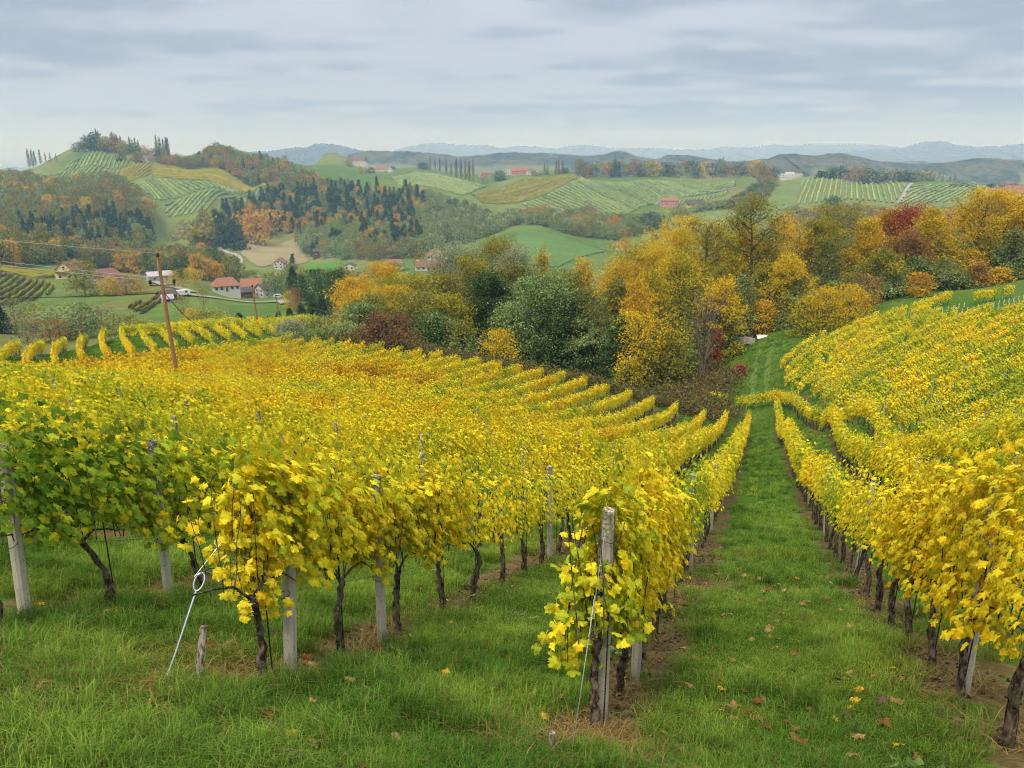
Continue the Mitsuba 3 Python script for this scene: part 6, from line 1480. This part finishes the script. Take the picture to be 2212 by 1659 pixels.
# ---------------------------------------------------------------- grass, weeds, fallen leaves, end anchors
def grass_kit(name, seed, n, w, hmin, hmax, area, tall=False, segs=2):
    rng = np.random.default_rng(seed)
    mb = MB()
    k = rng.integers(0, max(n // 28, 3), n)
    cen = rng.uniform(-.5, .5, (k.max() + 1, 2)) * area
    comb = rng.random(k.max() + 1) * 6.28
    lush = rng.uniform(.75, 1.3, k.max() + 1)
    P = cen[k] + rng.normal(size=(n, 2)) * .055
    az = comb[k] + rng.normal(size=n) * .9
    h = rng.uniform(hmin, hmax, n) * lush[k]
    lean = rng.uniform(.15, .95, n)
    d = np.c_[np.cos(az), np.sin(az)]; s = np.c_[-np.sin(az), np.cos(az)]
    base = np.c_[P, np.zeros(n)]
    mid = base + np.c_[d * (h * lean * .35)[:, None], h * .62]
    tip = base + np.c_[d * (h * lean)[:, None], h * (1 - .38 * lean)]
    W = (w * rng.uniform(.6, 1.3, n))[:, None]
    S = np.c_[s, np.zeros(n)]
    tone = rng.random(n)
    if segs == 2:
        v = np.stack([base - S * W, base + S * W, mid + S * W * .75, mid - S * W * .75, tip], 1).reshape(-1, 3)
        i = np.arange(n)[:, None] * 5
        f = np.vstack([i + [0, 1, 2], i + [0, 2, 3], i + [3, 2, 4]])
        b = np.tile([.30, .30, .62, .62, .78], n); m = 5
    else:
        v = np.stack([base - S * W, base + S * W, tip], 1).reshape(-1, 3)
        i = np.arange(n)[:, None] * 3
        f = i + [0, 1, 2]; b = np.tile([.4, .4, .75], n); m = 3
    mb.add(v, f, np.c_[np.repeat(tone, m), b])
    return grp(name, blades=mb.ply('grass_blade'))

G0 = [grass_kit('kit_grass_a%d' % k, 300 + k, 1150, .0024, .055, .14, .66) for k in range(6)]
G1 = [grass_kit('kit_grass_b%d' % k, 320 + k, 560, .0045, .08, .17, .9, segs=1) for k in range(5)]
G2 = [grass_kit('kit_grass_c%d' % k, 340 + k, 330, .011, .10, .19, 1.5, segs=1) for k in range(4)]
GT = [grass_kit('kit_grass_t%d' % k, 360 + k, 420, .0030, .14, .30, .55) for k in range(4)]
rng = np.random.default_rng(31)
n_g = 0
def ground_matrix(x, y, rz, s=1.0, lift=0.0):
    e = .25
    gx, gy = float(H(x + e, y) - H(x - e, y)) / (2 * e), float(H(x, y + e) - H(x, y - e)) / (2 * e)
    c, n = math.cos(rz) * s, math.sin(rz) * s
    return np.array([[c, -n, 0, x], [n, c, 0, y], [gx * c + gy * n, -gx * n + gy * c, s, float(H(x, y)) + lift], [0, 0, 0, 1.]])

def in_frame(x, y, lim=37.0):
    return y > 1 and abs(math.degrees(math.atan2(x, y))) < lim

def strip(u, v):
    k = (v - V0 - (.2 if v > .5 else 0)) / PITCH_V
    return abs(k - math.floor(k + .5)) * PITCH_V if (u > 3.5 and -67 < v < 8) else 9

for (u0, u1, st, kits) in ((1.6, 9.5, .34, G0), (9.5, 22, .55, G1), (22, 80, 1.0, G2)):
    for u in np.arange(u0, u1, st):
        vlim = (-14, 8) if kits is not G2 else (-9, 9)
        for v in np.arange(vlim[0], vlim[1], st):
            uu, vv = u + rng.uniform(-.5, .5) * st, v + rng.uniform(-.5, .5) * st
            x, y = uv_xy(uu, vv)
            if not in_frame(x, y) or y < 2.0: continue
            z = float(H(x, y))
            p = camera_depth(x, y, z)
            if (z - EYE) * math.cos(PITCH) + y * math.sin(PITCH) < -p * .56: continue
            sd = strip(uu, vv)
            if sd < .42 and rng.random() < .93: continue
            if sd < .62 and rng.random() < .55: continue
            if min((x + .25) ** 2 + (y - 3.85) ** 2, (x + 2.35) ** 2 + (y - 4.35) ** 2, (x + 1.75) ** 2 + (y - 3.95) ** 2) < .10: continue
            if kits is not G0 and vv < -7 and uu > 14 and rng.random() < .5: continue
            q = float(meshkit.fbm(np.array([x * .8 + 4, y * .8, 12.]), 3, 2))
            s = (.62 + .9 * q) * (.7 if sd < .42 else 1)
            n_g += 1
            inst('grass__%05d' % n_g, kits[int(rng.integers(len(kits)))], ground_matrix(x, y, rng.random() * 6.28, s))
# lusher tufts towards the left foreground and along the strips
for i in range(520):
    if i < 320: u, v = rng.uniform(2.2, 6.5), -rng.random() ** .8 * 9 + .2
    else: u, v = rng.uniform(3, 12), rng.uniform(-9, 3)
    x, y = uv_xy(u, v)
    if not in_frame(x, y) or strip(u, v) < .28: continue
    n_g += 1
    inst('grass__%05d' % n_g, GT[int(rng.integers(4))], ground_matrix(x, y, rng.random() * 6.28, rng.uniform(.6, 1.0)))
# grass on the far strip between the left block's rows and along the track
for i in range(900):
    if i < 380: x, y = rng.uniform(-58, -34), rng.uniform(62, 100)
    else:
        t = rng.random() * (len(track_line) - 1); k = int(t); f = t - k
        x, y = (np.array(track_line[k]) * (1 - f) + np.array(track_line[k + 1]) * f) + rng.normal(size=2) * 2.2
    n_g += 1
    inst('grass__%05d' % n_g, G2[int(rng.integers(4))], ground_matrix(x, y, rng.random() * 6.28, 1.1))
tag('grass', 'green grass of the lanes and slope around the vine rows', 'grass', kind='stuff')

# dry straw and withered stalks along the feet of the rows and round the anchors
def straw_kit(name, seed, n):
    rng = np.random.default_rng(seed); mb = MB()
    for i in range(n):
        p = np.r_[rng.normal(size=2) * .16, rng.uniform(.0, .03)]
        az = rng.random() * 6.28; L = rng.uniform(.08, .34); up = rng.uniform(.05, .8)
        d = np.array([math.cos(az), math.sin(az), 0])
        q = p + d * L * .5 + [0, 0, L * up * .5]; e = p + d * L + [0, 0, L * up * .6]
        s = np.array([-d[1], d[0], 0]) * rng.uniform(.0012, .0028)
        mb.add([p - s, p + s, q + s, q - s, e], [(0, 1, 2), (0, 2, 3), (3, 2, 4)], np.tile([1.0, rng.uniform(.4, .85)], (5, 1)))
    return grp(name, stalks=mb.ply('grass_blade'))
ST = [straw_kit('kit_straw_%d' % k, 400 + k, 110) for k in range(4)]
spots = [(3.3 + rng.normal() * .35, -3.6 + rng.normal() * .4) for _ in range(46)] + [(3.75 + rng.normal() * .3, -.75 + rng.normal() * .3) for _ in range(26)]
for k in (-3, -2, -1, 0, 1):
    spots += [(u, row_v(k) + rng.normal() * .16) for u in np.arange(4, 13, .42) if rng.random() < .6]
for i, (u, v) in enumerate(spots):
    x, y = uv_xy(u, v)
    inst('dry_stalks__%04d' % (i + 1), ST[i % 4], ground_matrix(x, y, rng.random() * 6.28, rng.uniform(.7, 1.3)))
tag('dry_stalks', 'pale withered stalks and straw at the feet of the rows', 'straw', kind='stuff')

# soil crumbs and stones on the bare strips
def crumb_kit(name, seed):
    rng = np.random.default_rng(seed); mb = MB()
    import trimesh
    base = trimesh.creation.icosphere(subdivisions=0)
    for i in range(60):
        s = rng.uniform(.005, .022) * rng.uniform(.6, 1.2, 3)
        v = base.vertices * (1 + rng.normal(size=(12, 1)) * .2) * s + np.r_[rng.normal(size=2) * .22, s[2] * .3]
        mb.add(v, base.faces, np.tile([rng.uniform(.1, .6), .5], (12, 1)))
    return grp(name, crumbs=mb.ply('bark'))
CR = [crumb_kit('kit_crumb_%d' % k, 420 + k) for k in range(3)]
n_c = 0
for k in (-2, -1, 0, 1):
    for u in np.arange(3.9, 15, .34):
        v = row_v(k) + rng.normal() * .15
        x, y = uv_xy(u, v)
        if not in_frame(x, y): continue
        n_c += 1
        inst('soil_crumbs__%04d' % n_c, CR[n_c % 3], ground_matrix(x, y, rng.random() * 6.28))
tag('soil_crumbs', 'brown crumbs of soil and small stones under the vines', 'soil', kind='stuff')

# broad-leaved weeds
def weed_kit(name, seed):
    rng = np.random.default_rng(seed); mb = MB()
    n = 26
    az = rng.random(n) * 6.28; L = rng.uniform(.05, .13, n)
    P = np.c_[rng.normal(size=(n, 2)) * .09, rng.uniform(.02, .09, n)]
    ax = np.c_[np.cos(az), np.sin(az), rng.uniform(-.1, .5, n)]
    nr = np.c_[-np.cos(az) * .3, -np.sin(az) * .3, np.ones(n)]
    cards(mb, P, ax, nr, L, L * .55, rng.uniform(1.6, 2.6, n) / NP, rng.uniform(.4, .8, n), .2)
    return grp(name, leaves=mb.ply('foliage'))
WD = [weed_kit('kit_weed_%d' % k, 440 + k) for k in range(3)]
for i in range(46):
    u, v = (rng.uniform(2.6, 9), rng.uniform(-6, 2.5)) if i > 14 else (3.0 + rng.normal() * .3, -4.9 + rng.normal() * .5)
    x, y = uv_xy(u, v)
    if not in_frame(x, y): continue
    inst('weeds__%03d' % (i + 1), WD[i % 3], ground_matrix(x, y, rng.random() * 6.28, rng.uniform(.6, 1.1)))

tag('weeds', 'low broad leaved green weeds growing in the grass', 'weeds', kind='stuff')

# fallen leaves
FL = []
for k in range(15):
    v, f, t = LEAVES[k][0], LEAVES[k][1], LEAVES[k][2]
    r = np.random.default_rng(500 + k)
    v = v.copy(); v[:, 2] = v[:, 2] * 1.6 + .25 * np.abs(v[:, 0]) ** 1.5 * r.uniform(.5, 2.5) + .05 * np.sin(v[:, 1] * 9)
    tone = [0, .25, .5, .5, .75, 0, .25, 1, .5, .0, .75, .25, .5, 0, 1][k]
    FL.append(grp('kit_fallen_%d' % k, leaf=mikit.ply((v - [0, .2, 0], f), 'dead_leaf_skin', smooth=True, uv=np.c_[np.full(len(v), tone), t[:, 1]])))
LEAFCOL = ['tan', 'brown', 'pale', 'pale', 'yellow', 'tan', 'brown', 'dark brown', 'pale', 'tan', 'yellow', 'brown', 'pale', 'tan', 'dark brown']
def fallen(u, v, s, k, txt=None, lift=None, tilt=.35):
    x, y = uv_xy(u, v)
    if not in_frame(x, y): return
    r = np.random.default_rng(int(abs(u * 1000 + v * 7777)))
    if lift is None: lift = .025 if strip(u, v) < .35 else .10
    m = ground_matrix(x, y, r.random() * 6.28, s, lift)
    a, b = r.normal(size=2) * tilt
    R = np.array([[1, 0, 0, 0], [0, math.cos(a), -math.sin(a), 0], [0, math.sin(a), math.cos(a), 0], [0, 0, 0, 1.]]) @ np.array([[math.cos(b), 0, math.sin(b), 0], [0, 1, 0, 0], [-math.sin(b), 0, math.cos(b), 0], [0, 0, 0, 1.]])
    key = inst(numbered('fallen_leaf'), FL[k], m @ R)
    col = LEAFCOL[k]
    where = 'on the grassy lane' if 0 < v < 1.1 else 'on the bare strip under a vine row' if strip(u, v) < .35 else 'in the grass left of the lane'
    tag(key, txt or '%s dry fallen vine leaf lying %s' % (col, where), 'leaf', None if txt else 'fallen leaves, %s, %s' % (col, where))
fallen(3.02, .05, .17, 0, 'big tan fallen leaf at the bottom edge right of the centre post', .10, .2)
for u, v in ((5.02, .05), (4.9, .12), (4.75, .02), (4.72, .22), (5.15, .2), (4.4, .45)):
    fallen(u, v, .14, [1, 5, 9, 13, 1, 9][int(v * 50) % 6])
fallen(5.3, .88, .09, 4, 'yellow fallen leaf in the middle of the grassy lane')
fallen(2.62, -2.05, .22, 7, 'large crumpled dark leaf at the bottom edge left of centre', .12, .5)
for i in range(420):
    if i < 170:
        k = int(rng.choice([-2, -1, 0, 0, 1])); u, v = 3.9 + rng.random() ** 1.4 * 10, row_v(k) + rng.normal() * .24
    elif i < 300: u, v = 2.6 + rng.random() ** 1.3 * 9, rng.uniform(-.3, 1.3)
    else: u, v = 2.4 + rng.random() ** 1.3 * 8, rng.uniform(-7, 0)
    fallen(u, v, rng.uniform(.075, .13), int(rng.integers(15)))

# --- end anchors of the rows
def at_uv(u, v, z=0.0):
    x, y = uv_xy(u, v); return np.array([x, y, float(H(x, y)) + z])

def anchor(u0, v0, ulean, top, txt, loop):
    a = at_uv(u0, v0, -.12); b = at_uv(u0 + ulean, v0 + .02, 0); b[2] = a[2] + top
    key = numbered('anchor_rod')
    put(key + '__rod', MB(.5).tube([a, (a + b) / 2 + [.004, 0, 0], b], .0085, 8), 'steel', True)
    if loop:
        t = np.linspace(0, 2 * math.pi, 17); d = unit(b - a); s = np.array([d[2], 0, -d[0]]); s = unit(s)
        c = b + d * .055
        put(key + '__eye', MB(.5).tube(c + np.outer(np.cos(t), -d) * .058 + np.outer(np.sin(t), s) * .030, .008, 6, False), 'steel', True)
    tag(key, txt, 'rod')
    return b

b1 = anchor(2.98, -3.36, .46, .62, 'grey steel anchor rod with an eye leaning at the end of the second row', True)
b0 = anchor(3.50, -.86, .03, .20, 'short ribbed steel rod before the centre end post', False)
def stub(u, v, h, lean, w, txt):
    a = at_uv(u, v, -.1); key = numbered('wooden_stub')
    r = np.random.default_rng(int(u * 999)); n = 7; t = np.linspace(0, 1, n)
    rad = w * (1 - .25 * t)[:, None] * (1 + r.normal(size=(n, 7)) * .16)
    x, y = uv_xy(u + lean, v); b = np.array([x, y, a[2] + h + .1])
    put(key, MB(.6).tube(a + (b - a) * t[:, None], rad, 7), 'old_wood'); tag(key, txt, 'stake')
stub(3.50, -.95, .21, -.02, .026, 'cracked grey wooden stub beside the short steel rod')
stub(3.28, -3.30, .40, .14, .030, 'weathered dark wooden stub beside the anchor rod with an eye')
def guy(a, b, txt, r=.0022):
    key = numbered('guy_wire'); put(key, MB(.5).tube([a, (a + b) / 2 - [0, 0, .006], b], r, 5), 'steel'); tag(key, txt, 'wire', 'guy wires of the row ends')
for q, (h, o) in enumerate(((1.50, .02), (1.05, -.03))):
    guy(b0, at_uv(4.10, -.83 + o, h), ('upper' if q == 0 else 'lower') + ' guy wire from the short rod to the centre end post')
    guy(b1 + [0, 0, .1], at_uv(3.92, -3.20 + o, h * .95), ('upper' if q == 0 else 'lower') + ' guy wire from the eye rod to the second row end post')
b2 = at_uv(2.95, -5.65, .1)
for q, h in enumerate((1.3, 1.0)):
    guy(b2, at_uv(3.98, -5.6, h), ('upper' if q == 0 else 'lower') + ' guy wire at the end of the third row, far left')

# --- brambles and bracken between the vineyard and the wood
def bramble_kit(name, seed):
    rng = np.random.default_rng(seed); mb = MB()
    n = 170
    P = np.c_[rng.normal(size=(n, 2)) * .8, rng.random(n) ** .7 * 1.1]
    ax = unit(rng.normal(size=(n, 3)) + [0, 0, .3]); nr = rand_dirs(rng, n) + [0, 0, .6]
    cards(mb, P, ax, nr, rng.uniform(.16, .34, n), rng.uniform(.08, .2, n), rng.choice([9, 4.4, 11, 11, 4, 2, 9, 2.4, 11], n) / NP, rng.uniform(.2, .65, n))
    return grp(name, leaves=mb.ply('foliage'))
BR = [bramble_kit('kit_bramble_%d' % k, 460 + k) for k in range(3)]
n_b = 0
for v in np.arange(-50, -2.0, .8):
    for _ in range(2):
        x, y = uv_xy(80.5 + rng.normal() * 1.1 + max(0, -v - 40) * .1, v)
        n_b += 1; inst('brambles__%04d' % n_b, BR[n_b % 3], ground_matrix(x, y, rng.random() * 6.28, rng.uniform(.7, 1.4)))
for _ in range(130):
    x, y = uv_xy(rng.uniform(81, 95), -6.9 + rng.normal() * 1.3)
    n_b += 1; inst('brambles__%04d' % n_b, BR[n_b % 3], ground_matrix(x, y, rng.random() * 6.28, rng.uniform(.8, 1.6)))
for i in range(len(t_)):
    for _ in range(4):
        x, y = px[i] - .8 + rng.normal() * .6, py[i] + 1.2 + rng.normal() * .6
        n_b += 1; inst('brambles__%04d' % n_b, BR[n_b % 3], ground_matrix(x, y, rng.random() * 6.28, rng.uniform(1.0, 2.0)))
tag('brambles', 'reddish brown brambles and dead bracken along the foot of the wood', 'brambles', kind='stuff')
